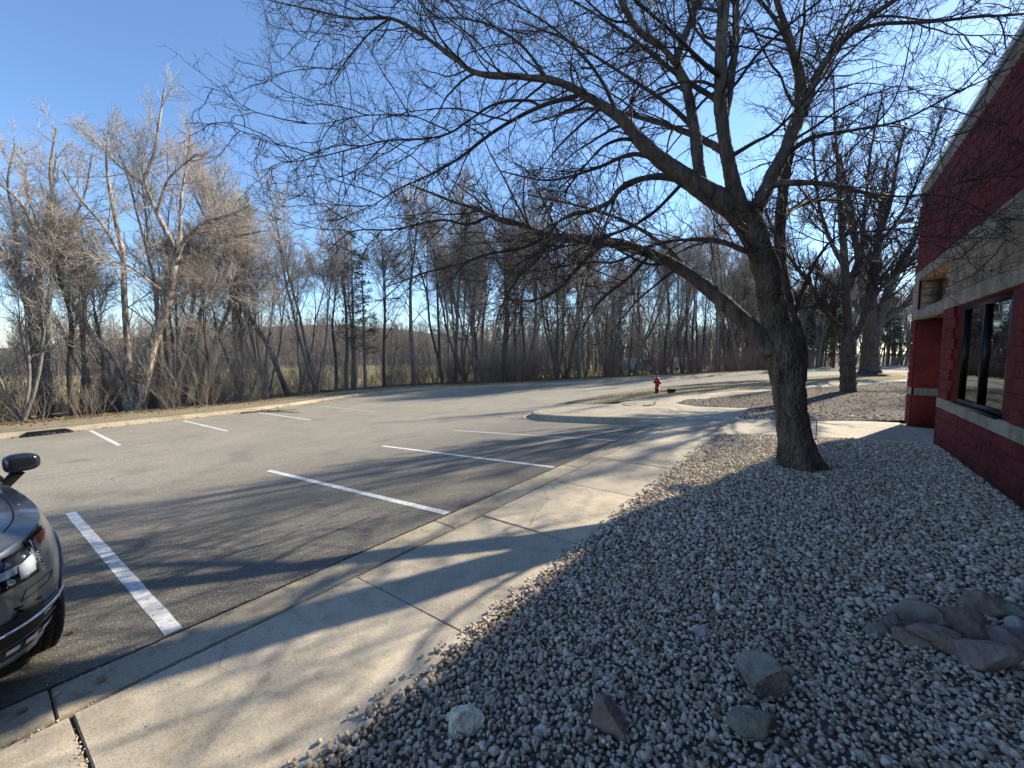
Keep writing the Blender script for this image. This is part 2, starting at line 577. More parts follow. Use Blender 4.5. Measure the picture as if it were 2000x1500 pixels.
# island outline kerb (grey concrete), island top
ISL = even_curve([(-3.62, 11.3), (-5.5, 11.28), (-7.2, 11.3), (-8.05, 11.65), (-8.55, 12.5), (-8.85, 13.9), (-9.0, 16), (-8.9, 18.6), (-8.55, 21.2), (-7.4, 24.9), (-6.15, 27.7), (-3.85, 31.9), (.25, 41.6), (3.3, 49.1), (12, 64.2), (60, 88.2)], .22)
IN = -out_normals(ISL)                                     # into the island = right of walking direction
ht = np.where(True, .13, .13)
def island_h(C):
    return .175 * smooth(-3.5, -4.3, C[:, 0]) + .0 * smooth(16, 24, C[:, 1]) * smooth(-5, -3, C[:, 0])
def sweep_h(C, Nrm, prof, hs, name, mat):
    P = np.zeros((len(C), len(prof), 3))
    for k, (o, h) in enumerate(prof):
        q = C + Nrm * o
        P[:, k, :2] = q
        P[:, k, 2] = zg(C[:, 0], C[:, 1]) + h * hs + .003
    return MB().grid(P).build(name, mat, sm=False)
struct(sweep_h(ISL, IN, [(-.30, -.015), (-.03, -.01), (0, .05), (.04, .92), (.07, 1), (.24, 1.02)], np.maximum(np.maximum(island_h(ISL), .15 * smooth(15, 22, ISL[:, 1])), .02), 'island_kerb', M['kerb']))

def flat_poly(name, pts, mat, zf, step=.5, parent=None, jit=0):
    """triangulated polygon sheet following a height function"""
    bm = bmesh.new()
    vs_ = [bm.verts.new((p[0], p[1], 0)) for p in pts]
    bm.faces.new(vs_)
    bmesh.ops.triangulate(bm, faces=bm.faces)
    for _ in range(5):
        long_ = [e for e in bm.edges if e.calc_length() > step]
        if not long_: break
        bmesh.ops.subdivide_edges(bm, edges=long_, cuts=1)
        bmesh.ops.triangulate(bm, faces=bm.faces)
    for v in bm.verts:
        v.co.z = float(zf(v.co.x, v.co.y))
    bm.normal_update()
    for f in bm.faces:
        f.smooth = True
    if sum(f.normal.z for f in bm.faces) < 0:
        bmesh.ops.reverse_faces(bm, faces=bm.faces)
    me = bpy.data.meshes.new(name)
    bm.to_mesh(me); bm.free()
    return link(name, me, mat, parent)

def isl_z(x, y):
    h = float(.178 * smooth(-3.3, -4.5, x))
    h = max(h, float(.15 * smooth(15, 22, y)))
    return float(zg(x, y)) + h
inner = (ISL + IN * .24)
cap = [tuple(p) for p in inner if p[1] < 15.3]
cap_poly = cap + [(-6.0, 15.35), (-3.2, 16.3), (-1.9, 16.75), (-1.9, 14.2), (-1.9, 11.29), (-3.2, 11.29), (-3.6, 11.29)]
struct(flat_poly('island_concrete', cap_poly, M['kerb'], lambda x, y: isl_z(x, y) + .001, .6))
bed = [tuple(p) for p in inner if 15.3 <= p[1] < 60][::2]
bed_poly = bed + [(9, 55), (6.6, 43), (5.1, 40), (1.2, 32.9), (-1.95, 24.7), (-5.2, 18.7), (-6.3, 16.2), (-7.2, 15.3)]
struct(flat_poly('planted_strip', bed_poly, M['strip_soil'], lambda x, y: isl_z(x, y) + .012, 1.2))
walkb = [(-6.3, 15.36), (-6.3, 16.2), (-5.2, 18.7), (-1.95, 24.7), (1.2, 32.9), (5.1, 40), (9, 45), (18, 50), (18, 46), (9, 41.0), (4.7, 36.6), (.16, 27.2), (-2.1, 21.7), (-4.2, 17.6), (-4.2, 16.05)]
struct(flat_poly('footpath', walkb, M['kerb'], lambda x, y: isl_z(x, y) + .004, 1.2))
soil = [(-4.2, 16.0), (-4.2, 17.6), (-2.1, 21.7), (.16, 27.2), (4.7, 36.6), (9, 41), (9, 17), (2.35, 16.6), (1.1, 15.7), (0.0, 14.9), (-1.62, 14.15), (-1.9, 14.4), (-1.9, 16.75)]
def soil_z(x, y):
    m = .16 * math.exp(-((x - 1.2) ** 2 + (y - 23.3) ** 2) / 9.0)
    return isl_z(x, y) + .008 + m
struct(flat_poly('tree_bed', soil, M['litter_soil'], soil_z, .8))

# pavement slabs (each one a piece), kerb strip stones and the cross walk to the door
def slab(name, poly, z0, z1, mat, parent, bevel=.006, zf=None):
    bm = bmesh.new()
    vs_ = [bm.verts.new((p[0], p[1], z1 + (zf(*p) if zf else 0))) for p in poly]
    f = bm.faces.new(vs_)
    bm.normal_update()
    if f.normal.z < 0: bmesh.ops.reverse_faces(bm, faces=[f])
    r = bmesh.ops.extrude_face_region(bm, geom=[f])
    vv = [g for g in r['geom'] if isinstance(g, bmesh.types.BMVert)]
    bmesh.ops.translate(bm, verts=vv, vec=(0, 0, 0))
    ol = [v for v in bm.verts if v not in vv]
    for v in ol: v.co.z = z0
    for v in vv: pass
    # top is the extruded region
    bm.normal_update()
    top = [fc for fc in bm.faces if all(v in vv for v in fc.verts)]
    edges = list({e for fc in top for e in fc.edges})
    bmesh.ops.bevel(bm, geom=edges, offset=bevel, segments=2, affect='EDGES')
    bmesh.ops.recalc_face_normals(bm, faces=bm.faces)
    me = bpy.data.meshes.new(name)
    bm.to_mesh(me); bm.free()
    return link(name, me, mat, parent)

side = struct(bpy.data.objects.new('sidewalk', None)); COL.objects.link(side)
joints = [-9.95, -8.25, -6.55, -4.85, -3.2, -1.48, .2, 1.95, 3.66, 5.38, 7.1, 8.82, 10.54, 12.3, 14.15, 16.2]
for k in range(len(joints) - 1):
    a, b = joints[k] + .005, joints[k + 1] - .005
    dz = random.uniform(-.006, .006)
    s = slab('slab', [(-3.215, a + random.uniform(-.01, .01)), (-1.87, a + .05), (-1.87, b + .05), (-3.215, b)], -.12, .002 + dz, M['concrete'], side)
kerbs = struct(bpy.data.objects.new('kerb_strip', None)); COL.objects.link(kerbs)
y = -9.0
while y < 11.2:
    b = min(y + 3.05, 11.3)
    slab('kerb_stone', [(-3.57, y + .004), (-3.235, y + .006), (-3.235, b - .003), (-3.57, b - .004)], -.15, .006 + random.uniform(-.004, .004), M['kerb'], kerbs, .007)
    y += 3.05
M['joint'] = simple('joint_grit', (.10, .085, .065), .95, scale=60, var=.6, bd=.01, bs=90)
jt = MB(); jt.grid([[(-3.56, -10, -.022), (-1.86, -10, -.022)], [(-3.56, 16.3, -.022), (-1.86, 16.3, -.022)]])
struct(jt.build('joint_bed', M['joint']))
cross = struct(bpy.data.objects.new('entrance_path', None)); COL.objects.link(cross)
slab('slab', [(-1.855, 10.86), (-.78, 11.55), (-.1, 14.75), (-1.62, 14.15), (-1.855, 14.1)], -.12, .004, M['concrete'], cross)
slab('slab', [(-.765, 11.56), (2.02, 12.42), (2.02, 15.3), (1.98, 16.0), (.9, 15.6), (-.085, 14.76)], -.12, .002, M['concrete'], cross)
slab('slab', [(2.035, 12.40), (3.7, 12.40), (3.7, 15.28), (2.035, 15.28)], -.12, .006, M['concrete'], cross)

def zgr(x, y):
    """top of the gravel bed, banked up a little towards the wall"""
    x = np.asarray(x, float); y = np.asarray(y, float)
    e = smooth(-1.87, -.6, x)
    far = smooth(11.6, 9.5, y - (x + 1.87) * .39)
    return .015 + e * far * .12 + .035 * np.exp(-((x + .15) ** 2 + (y - 8.0) ** 2) / .8) * far
gbed = flat_poly('gravel_bed', [(-1.865, -6), (2.2, -6), (2.2, 12.43), (-.78, 11.54), (-1.865, 10.85)], M['gravel_bed'], lambda x, y: float(zgr(x, y)) - .012, .4)
struct(gbed)

# dark seam where the asphalt meets the kerb strip, and hairline cracks in the slabs
M['seam'] = simple('seam', (.020, .018, .016), .9, scale=50, var=.5)
ys_ = np.arange(-9, 11.3, .03)
w1 = np.array([noise.noise(Vector((0, y_ * 3, 0))) * .012 + noise.noise(Vector((4, y_ * 17, 0))) * .008 for y_ in ys_])
w2 = np.array([noise.noise(Vector((9, y_ * 5, 0))) * .006 for y_ in ys_])
struct(MB().grid(np.array([[(-3.592 + a, y_, .0025), (-3.565 + b, y_, .0045)] for y_, a, b in zip(ys_, w1, w2)])).build('kerb_seam', M['seam']))
def crack(pts, w, z=.0125, seed=0):
    r = np.random.default_rng(seed)
    q = []
    for a, b in zip(pts[:-1], pts[1:]):
        for t in np.linspace(0, 1, 9, endpoint=False):
            q.append(np.array(a) * (1 - t) + np.array(b) * t + r.normal(0, .006, 2))
    q = np.array(q); T = unit2(np.gradient(q, axis=0)); N_ = np.stack([-T[:, 1], T[:, 0]], 1)
    ww = (w * r.uniform(.3, 1.1, len(q)))[:, None]
    G = np.stack([np.column_stack([q - N_ * ww, np.full(len(q), z)]), np.column_stack([q + N_ * ww, np.full(len(q), z)])], 1)
    struct(MB().grid(G).build('slab_crack', M['seam']))
def unit2(v): return v / (np.linalg.norm(v, axis=1, keepdims=True) + 1e-9)
crack([(-3.1, 4.9), (-2.85, 4.6), (-2.72, 4.1), (-2.55, 3.7)], .0022, .0095, 1)
crack([(-2.4, 8.8), (-2.2, 8.2), (-2.3, 7.6), (-2.1, 7.15)], .002, .0095, 2)
crack([(-3.2, .95), (-2.95, .82), (-2.8, .86)], .0015, .0095, 3)
def lot_crack(pts, w, seed):
    r = np.random.default_rng(seed); q = []
    for a, b in zip(pts[:-1], pts[1:]):
        for t in np.linspace(0, 1, 16, endpoint=False):
            q.append(np.array(a) * (1 - t) + np.array(b) * t + r.normal(0, .025, 2))
    q = np.array(q); T = unit2(np.gradient(q, axis=0)); N_ = np.stack([-T[:, 1], T[:, 0]], 1)
    ww = (w * r.uniform(.2, 1.1, len(q)))[:, None]
    a, b = q - N_ * ww, q + N_ * ww
    G = np.stack([np.column_stack([a, zg(a[:, 0], a[:, 1]) + .002]), np.column_stack([b, zg(b[:, 0], b[:, 1]) + .002])], 1)
    struct(MB().grid(G).build('asphalt_crack', M['seam']))
lot_crack([(-12.2, -3), (-12.0, 4), (-12.3, 9), (-12.1, 16), (-12.6, 22)], .008, 5)
lot_crack([(-20.6, 6.3), (-17, 6.6), (-12.2, 6.2)], .006, 6)
lot_crack([(-12.1, 12.4), (-9.0, 12.9)], .006, 7)

# painted stall lines
M['worn_paint'] = simple('worn_paint', (.42, .40, .36), .8, scale=16, var=.5)
def line(p, q, w, worn=False):
    p, q = np.array(p, float), np.array(q, float)
    d = (q - p) / np.linalg.norm(q - p); nrm = np.array([-d[1], d[0]])
    n = 26
    G = np.zeros((n, 3, 3))
    for i, t in enumerate(np.linspace(0, 1, n)):
        c = p + (q - p) * t
        for j, o in enumerate((-w / 2, 0, w / 2)):
            e = c + nrm * (o + random.uniform(-.003, .003))
            G[i, j] = (e[0], e[1], float(zg(e[0], e[1])) + .002)
    o = MB().grid(G).build('parking_line', M['worn_paint'] if worn else M['white_paint'])
    return struct(o)
for y0, y1 in ((-1.98, -1.96), (.72, .75), (3.42, 3.46), (6.11, 6.04), (8.70, 8.76)):
    line((-8.75, y0), (-3.62, y1), .105, y0 > 8)
for y0 in (-.3, 2.33, 4.97, 7.78, 10.7):
    line((-20.5, y0), (-15.7, y0), .10, y0 > 10 or y0 < 0)

# ------------------------------------------------------------------ the building
def block_mat(name, base, var, stain=None):
    m, nt, b = new_mat(name)
    n = nz(nt, 28, 5, .7, coord(nt))
    g = nt.nodes.new('ShaderNodeNewGeometry')
    o = nt.nodes.new('ShaderNodeObjectInfo')
    c = ramp(nt, n.outputs[0], [(.3, tuple(x * (1 - var) for x in base)), (.7, tuple(x * (1 + var) for x in base))]).outputs[0]
    c = mixc(nt, 1, c, ramp(nt, o.outputs['Random'], [(0, (.84, .84, .85)), (1, (1.12, 1.1, 1.08))]).outputs[0], 'MULTIPLY')
    if name.startswith('red'):
        w_ = nt.nodes.new('ShaderNodeNewGeometry')
        mp_ = nt.nodes.new('ShaderNodeMapping'); mp_.inputs['Scale'].default_value = (1, 5, .5)
        nt.links.new(w_.outputs['Position'], mp_.inputs[0])
        n3 = nz(nt, 1.4, 5, .65, mp_.outputs[0])
        c = mixc(nt, .8, c, ramp(nt, n3.outputs[0], [(.36, (.55, .58, .60)), (.52, (1, 1, 1)), (.68, (1.25, 1.25, 1.3))]).outputs[0], 'MULTIPLY')
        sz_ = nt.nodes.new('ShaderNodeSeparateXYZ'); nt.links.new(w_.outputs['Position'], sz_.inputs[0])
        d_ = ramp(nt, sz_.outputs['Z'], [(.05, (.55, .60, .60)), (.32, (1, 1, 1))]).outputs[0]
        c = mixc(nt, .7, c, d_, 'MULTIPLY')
    if stain:
        w = nt.nodes.new('ShaderNodeNewGeometry')
        n2 = nz(nt, 2.6, 5, .7, w.outputs['Position'])
        c = mixc(nt, 1, c, ramp(nt, n2.outputs[0], [(.38, stain), (.55, (1, 1, 1))]).outputs[0], 'MULTIPLY')
    nt.links.new(c, b.inputs['Base Color'])
    b.inputs['Roughness'].default_value = .88
    b.inputs['Specular IOR Level'].default_value = .3
    bump(nt, b, n.outputs[0], .012)
    return m
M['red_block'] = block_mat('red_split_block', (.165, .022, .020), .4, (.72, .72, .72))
M['tan_block'] = block_mat('tan_split_block', (.30, .245, .165), .45, (.55, .55, .57))
M['fluted'] = block_mat('fluted_block', (.36, .325, .255), .25, (.72, .70, .68))
M['wood_soffit'] = simple('wood_soffit', (.36, .23, .12), .6, scale=6, var=.25, vscale=(8, 1, 1))
M['dark_metal'] = simple('bronze_frame', (.016, .013, .012), .35, metal=.6, scale=20, var=.3)
M['coping'] = simple('coping_metal', (.24, .24, .235), .45, metal=.2, scale=3, var=.1)
M['black'] = simple('black_rubber', (.012, .012, .013), .7, scale=30, var=.3)

def glass_mat():
    m, nt, b = new_mat('window_glass')
    nt.nodes.remove(b)
    out = nt.nodes['Material Output']
    gl = nt.nodes.new('ShaderNodeBsdfGlossy'); gl.inputs['Roughness'].default_value = .012
    gl.inputs['Color'].default_value = (.92, .95, 1, 1)
    tr = nt.nodes.new('ShaderNodeBsdfTransparent'); tr.inputs['Color'].default_value = (.42, .46, .45, 1)
    fr = nt.nodes.new('ShaderNodeFresnel'); fr.inputs['IOR'].default_value = 2.3
    mx = nt.nodes.new('ShaderNodeMixShader')
    n = nz(nt, 1.6, 2, .5, coord(nt))
    bn = nt.nodes.new('ShaderNodeBump'); bn.inputs['Distance'].default_value = .006; bn.inputs['Strength'].default_value = .35
    nt.links.new(n.outputs[0], bn.inputs['Height'])
    nt.links.new(bn.outputs[0], gl.inputs['Normal'])
    nt.links.new(fr.outputs[0], mx.inputs[0]); nt.links.new(tr.outputs[0], mx.inputs[1]); nt.links.new(gl.outputs[0], mx.inputs[2])
    nt.links.new(mx.outputs[0], out.inputs[0])
    return m
M['glass'] = glass_mat()

WX = 2.08
bld = thing('commercial_building', (0, 0, 0), 'low commercial building of red split-face block with pale fluted bands at the right edge', 'building')
core = MB()
# core walls (mortar plane, 12 mm behind the block faces), with openings for the window and the entry
rx = WX + .045
def wall_seg(y0, y1, z0, z1): core.box(rx, rx + .28, y0, y1, z0, z1)
wall_seg(-9, 8.7, 0 - .1, 6.3)
wall_seg(8.7, 11.1, -.1, 1.08)
wall_seg(8.7, 11.1, 2.87, 6.38)
wall_seg(11.1, 12.33, -.1, 6.38)
wall_seg(12.33, 15.3, 3.94, 6.38)
wall_seg(15.34, 15.98, -.1, 6.38)
core.box(rx + .28, 4.4, 15.34, 15.62, -.1, 6.38)      # wing wall behind the pier face
core.box(3.95, 4.3, 11.4, 15.34, -.1, 6.38)            # back of the alcove
core.box(rx + .28, 3.95, 12.05, 12.33, -.1, 6.38)      # near cheek of the alcove
core.box(4.3, 16, 15.70, 15.98, -.1, 6.38)             # north side
core.box(15.7, 16, -9, 15.70, -.1, 6.38)
core.box(rx + .28, 15.7, -9, -8.7, -.1, 6.38)
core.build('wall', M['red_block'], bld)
MB().box(WX + .08, 15.9, -8.9, 15.9, 6.385, 6.43).build('roof', M['coping'], bld)

def block_mesh(name, L, H, D, seed, rough=.009, nx=5, ny=3):
    """one block: rough front face towards -X, L along Y, H along Z"""
    r = np.random.default_rng(seed)
    ys = np.linspace(0, L, nx); zs = np.linspace(0, H, ny)
    G = np.zeros((nx, ny, 3))
    for i in range(nx):
        for j in range(ny):
            edge = i in (0, nx - 1) or j in (0, ny - 1)
            G[i, j] = (-D + (.006 if edge else 0) + r.uniform(-rough, rough * .6), ys[i], zs[j])
    mb = MB()
    mb.grid(G)
    # returns
    for row in (G[0], G[-1][::-1]):
        back = row.copy(); back[:, 0] = 0
        mb.grid(np.stack([back, row], 0))
    for colm in (G[:, 0][::-1], G[:, -1]):
        back = colm.copy(); back[:, 0] = 0
        mb.grid(np.stack([back, colm], 0))
    f = [np.concatenate(mb.F4)]
    return mesh_np(name, np.concatenate(mb.V), f)

BL, BH, BD = .406, .203, .045
gap = .010
red_v = [block_mesh('block', BL - gap, BH - gap, BD, 50 + k, .013, 6, 4) for k in range(7)]
for me in red_v: me.materials.append(M['red_block'])
tan_v = [block_mesh('block', BL - gap, BH - gap, BD, 80 + k, .013) for k in range(6)]
for me in tan_v: me.materials.append(M['tan_block'])
half_v = [block_mesh('block', BL / 2 - gap, BH - gap, BD, 95 + k) for k in range(3)]
for me in half_v: me.materials.append(M['red_block'])

def in_window(y0, y1, z0, z1):
    return y1 > 8.66 and y0 < 11.12 and z1 > 1.07 and z0 < 2.86
nblk = 0
far_blocks = MB()
def lay(y_from, y_to, z0, courses, variants, halves=None, upto=300):
    """lay running-bond courses going from the corner y_to towards the camera"""
    global nblk
    for c in range(courses):
        z = z0 + c * BH
        y = y_to - (BL / 2 if c % 2 else 0)
        if c % 2 and halves:
            me = random.choice(halves)
            o = link('block', me, None, bld, (rx, y_to - BL / 2 + gap / 2, z)); nblk += 1
        while y - BL > y_from:
            y -= BL
            if in_window(y, y + BL, z, z + BH): continue
            if y + BL > 4.9 and nblk < upto:
                o = link('block', random.choice(variants), None, bld, (rx, y + gap / 2, z)); nblk += 1
            else:
                me = random.choice(variants)
                v = np.zeros(len(me.vertices) * 3); me.vertices.foreach_get('co', v)
                F = np.zeros(len(me.loops), int); me.loops.foreach_get('vertex_index', F)
                far_blocks.add(v.reshape(-1, 3) + (rx, y + gap / 2, z), F.reshape(-1, 4))
lay(-9, 12.33, .0 + .05, 4, red_v, half_v)
lay(-9, 12.33, 1.075, 9, red_v, half_v)
# pier by the far corner: -X face and the face towards the camera
for zz, n in ((.05, 4), (1.075, 9)):
    for c in range(n):
        z = zz + c * BH
        o = link('block', random.choice(red_v), None, bld, (rx, 15.36 + gap, z)); nblk += 1
        o.scale = (1, .63 / BL / 1.0, 1)
stuff(far_blocks.build('block', M['red_block'], bld))
# dark red faces inside the entry (painted block, smooth), butted 4 mm proud of the core
ent = MB()
ent.box(rx + .004, 3.9, 15.325, 15.34, 0.0, 2.9)
ent.build('entry_lining', M['red_block'], bld); ent = MB()
ent.box(rx - .04, rx + .004, 12.34, 12.352, 0, 2.9)
ent.build('entry_lining', M['red_block'], bld)
lin2 = MB()
for c in range(5):
    for k in range(5):
        lin2.box(rx + .02 + k * .39, rx + .02 + k * .39 + .38, 15.305 - random.uniform(0, .012), 15.34, 2.93 + c * .2, 2.93 + c * .2 + .19)
lin2.build('entry_stone', M['tan_block'], bld)
MB().box(3.93, 3.95, 12.34, 15.3, 2.92, 3.93).build('entry_back', M['tan_block'], bld)
MB().box(rx - .02, 3.95, 12.34, 15.33, 3.925, 3.94).build('soffit', M['wood_soffit'], bld)
MB().box(WX + .01, WX + .26, 12.34, 15.34, 2.90, 3.15).build('lintel', M['fluted'], bld)
# pale door recess
dr = MB(); dr.box(3.88, 3.945, 12.9, 14.6, 0.02, 2.2); dr.build('door', M['dark_metal'], bld)

def fluted(y0, y1, z0, z1, name='fluted_band', out=.0, parent=None, face='x', x0=None):
    """blocks with vertical flutes, joined per course"""
    L = y1 - y0
    nb = max(1, round(L / BL)); bl = L / nb
    for b_ in range(nb):
        a = y0 + b_ * bl + .003
        n = 8
        prof = []
        for k in range(n):
            f = bl - .006
            prof += [(a + f * (k + .0) / n, 0), (a + f * (k + .12) / n, -.016), (a + f * (k + .78) / n, -.016), (a + f * (k + .9) / n, 0)]
        prof.append((a + bl - .006, 0))
        x = (x0 if x0 is not None else WX + .012) - out
        G = np.array([[(x + d, yy, z) for yy, d in prof] for z in (z0 + .003, z1 - .003)])
        if face == 'y':
            G = G[:, :, [1, 0, 2]]
        mb = MB().grid(G)
        top = G[1].copy(); bk = top.copy(); bk[:, 0 if face == 'x' else 1] = x + .05
        mb.grid(np.stack([top, bk])); 
        bot = G[0].copy(); bk2 = bot.copy(); bk2[:, 0 if face == 'x' else 1] = x + .05
        mb.grid(np.stack([bk2, bot]))
        yield mb
def band(y0, y1, z0, z1, label=None, **k):
    for mb in fluted(y0, y1, z0, z1, **k):
        mb.build('fluted_block', M['fluted'], bld)
band(4.5, 12.34, .865, 1.07)
band(15.34, 16.0, .865, 1.07)
band(4.5, 12.34, 2.905, 3.165)
band(4.5, 15.9, 3.94, 4.17)
band(15.34, 16.0, 2.905, 3.165)
band(15.34, 16.0, 3.165, 3.94)
band(-9, 4.5, 2.905, 3.165); band(-9, 4.5, 3.94, 4.17); band(-9, 4.5, .865, 1.07)
for mb in fluted(WX + .06, 2.75, .865, 1.07, face='y', x0=15.30): mb.build('fluted_block', M['fluted'], bld)
# tan split-face courses above the window
tn = nblk
for c in range(4):
    z = 3.17 + c * .192
    y = 12.33 - (BL / 2 if c % 2 else 0)
    while y - BL > -9:
        y -= BL
        me = random.choice(tan_v)
        if y > 4.6:
            o = link('block', me, None, bld, (rx - .006, y + gap / 2, z)); o.scale = (1, 1, .192 / BH)
# upper red field of small split blocks, one joined part
up = MB()
z = 4.175
while z < 6.1:
    c = int(round((z - 4.175) / BH))
    y = 15.98 - (BL / 2 if c % 2 else 0)
    while y - BL > -9:
        y -= BL
        me = random.choice(red_v)
        v = np.zeros(len(me.vertices) * 3); me.vertices.foreach_get('co', v)
        F = np.zeros(len(me.loops), int); me.loops.foreach_get('vertex_index', F)
        up.add(v.reshape(-1, 3) + (rx, y + gap / 2, z), F.reshape(-1, 4))
    z += BH
stuff(up.build('block', M['red_block'], bld))
band(-9, 16.0, 6.13, 6.385)
cp = MB()
cp.box(WX - .01, WX + .34, -9.05, 16.02, 6.445, 6.60)
cp.build('parapet_cap', M['coping'], bld)
MB().box(WX + .05, WX + .30, -9, 15.99, 6.388, 6.443).build('shadow_gap', M['black'], bld)

# window: frame, mullion, two panes, blinds, dark room behind
win = MB()
fx0, fx1 = WX + .05, WX + .15
win.box(fx0, fx1, 8.70, 11.10, 1.085, 1.16); win.box(fx0, fx1, 8.70, 11.10, 2.79, 2.865)
win.box(fx0, fx1, 8.70, 8.77, 1.16, 2.79); win.box(fx0, fx1, 11.03, 11.10, 1.16, 2.79)
win.box(fx0 + .002, fx1 - .002, 9.87, 9.95, 1.16, 2.79)
wf = win.build('window', M['dark_metal'], bld)
MB().box(WX - .02, WX + .1, 8.68, 11.12, 1.06, 1.084).build('sill', M['dark_metal'], wf)
for a, b_ in ((8.77, 9.87), (9.95, 11.03)):
    MB().grid([[(WX + .10, a, 1.16), (WX + .10, b_, 1.16)], [(WX + .10, a, 2.79), (WX + .10, b_, 2.79)]]).build('pane', M['glass'], wf)
M['blind'] = simple('blind', (.46, .43, .37), .6, scale=6, var=.1)
bl = MB()
for k in range(44):
    z = 1.2 + k * .036
    bl.add([(WX + .20, 8.75, z), (WX + .20, 11.05, z), (WX + .235, 11.05, z + .012), (WX + .235, 8.75, z + .012)], [(0, 1, 2, 3)])
bl.build('blind', M['blind'], wf)
rm = MB(); rm.box(WX + .33, 3.9, 7.6, 12.0, .4, 3.3)
M['room'] = simple('dim_room', (.10, .09, .08), .9, scale=2, var=.3)
room = rm.build('room', M['room'], bld)

# wall light near the far corner
wl = thing('wall_light', (WX + .03, 15.45, 5.60), 'small wall lamp with a bright lens high on the red wall at the far corner', 'wall lamp')
MB().box(-.05, .06, -.07, .07, -.07, .07).build('wall_plate', M['dark_metal'], wl)
b_ = MB(); b_.tube([(-.05, 0, 0), (-.16, 0, .03), (-.24, 0, .01)], [.018, .018, .018], 10); b_.build('arm', M['dark_metal'], wl)
b_ = MB(); b_.add([(-.22, -.14, .03), (-.22, .14, .03), (-.22, -.14, -.06), (-.22, .14, -.06), (-.52, -.12, .0), (-.52, .12, .0), (-.50, -.12, -.05), (-.50, .12, -.05)], [(0, 1, 5, 4), (2, 6, 7, 3), (0, 2, 3, 1), (4, 5, 7, 6), (0, 4, 6, 2), (1, 3, 7, 5)])
b_.build('lamp_head', M['coping'], wl)

# ------------------------------------------------------------------ trees
def catmull(P, n):
    P = np.asarray(P, float)
    E = np.vstack([2 * P[0] - P[1], P, 2 * P[-1] - P[-2]])
    seg = np.linalg.norm(np.diff(P[:, :3], axis=0), axis=1)
    s = np.concatenate([[0], np.cumsum(seg)])
    out = []
    for q in np.linspace(0, s[-1], n):
        k = min(np.searchsorted(s, q, side='right') - 1, len(seg) - 1)
        t = (q - s[k]) / max(seg[k], 1e-6)
        a, b, c, d = E[k], E[k + 1], E[k + 2], E[k + 3]
        out.append(.5 * (2 * b + (c - a) * t + (2 * a - 5 * b + 4 * c - d) * t * t + (3 * b - a - 3 * c + d) * t ** 3))
    return np.array(out)

def unit(v):
    return v / (np.linalg.norm(v, axis=-1, keepdims=True) + 1e-9)

def grow(P0, D, L, R0, n, wig, trop, r, tip=.3, grav=0.0):
    N = len(P0)
    P = np.zeros((N, n, 3)); P[:, 0] = P0
    D = unit(np.asarray(D, float)).copy()
    trop = np.asarray(trop, float)
    st = (L / (n - 1))[:, None]
    for k in range(1, n):
        D = unit(D + r.normal(0, wig, (N, 3)) + trop)
        P[:, k] = P[:, k - 1] + D * st
    rad = R0[:, None] * np.linspace(1, tip, n)[None]
    return P, rad

def spawn(P, rad, k, t0, t1, ang, L0, L1, rr, r, angv=.25, flat=0.0, rmin=.0015):
    N, n = P.shape[:2]
    t = (np.arange(k)[None] + r.uniform(0, 1, (N, k))) / k * (t1 - t0) + t0
    q = t * (n - 1); i = np.clip(q.astype(int), 0, n - 2); f = (q - i)
    rows = np.arange(N)[:, None]
    A, B = P[rows, i], P[rows, i + 1]
    X = A + (B - A) * f[..., None]
    T = unit(B - A)
    rd = rad[rows, i] * (1 - f) + rad[rows, i + 1] * f
    Q = r.normal(0, 1, (N, k, 3)); Q[..., 2] *= (1 - flat)
    Q = unit(Q - (Q * T).sum(-1, keepdims=True) * T)
    a = ang + r.normal(0, angv, (N, k))
    D = T * np.cos(a)[..., None] + Q * np.sin(a)[..., None]
    L = (L0 + (L1 - L0) * t) * r.uniform(.6, 1.3, (N, k))
    RR = np.maximum(rd * rr * r.uniform(.7, 1.1, (N, k)), rmin)
    return X.reshape(-1, 3), D.reshape(-1, 3), L.ravel(), RR.ravel()

def add_tubes(mb, P, rad, sides):
    V, F = tube_arrays(P, rad, sides)
    mb.add(V, F)

def bark_tube(name, pts, rad, mat, parent, rings=90, sides=28, amp=.010, freq=9, flare=0, seed=0, lump=0.0):
    """thick limb with ridged bark as real relief"""
    q = catmull(np.column_stack([pts, rad]), rings)
    C, rr = q[:, :3], np.maximum(q[:, 3], .004)
    V, F = tube_arrays(C[None], rr[None], sides)
    V = V.reshape(rings, sides, 3)
    out = unit(V - C[:, None])
    for i in range(rings):
        for j in range(sides):
            p = V[i, j]
            a = 2 * math.pi * j / sides
            v = Vector((math.cos(a) * rr[i] * freq * 3.2 + seed, math.sin(a) * rr[i] * freq * 3.2, i / rings * freq * 1.6 * max(1, len(pts) * .3)))
            d = (1 - abs(noise.noise(v)) * 2.4) * amp
            d += (noise.noise(Vector(p) * 3.1 + Vector((seed, 0, 0)))) * lump
            if flare:
                h = i / rings
                d += flare * math.exp(-h * 17) * (1 + .5 * math.sin(a * 5 + seed))
            V[i, j] = p + out[i, j] * d * min(1, rr[i] / .05)
    return MB().add(V.reshape(-1, 3), F).build(name, mat, parent, sm=True)

def limb(*pts):
    """pts: (px, py, depth, width in photo pixels) -> world points, radii"""
    P = np.array([at(p[0], p[1], p[2]) for p in pts])
    Rr = np.array([p[3] * p[2] / FPX / 2 * .80 for p in pts])
    return P, Rr

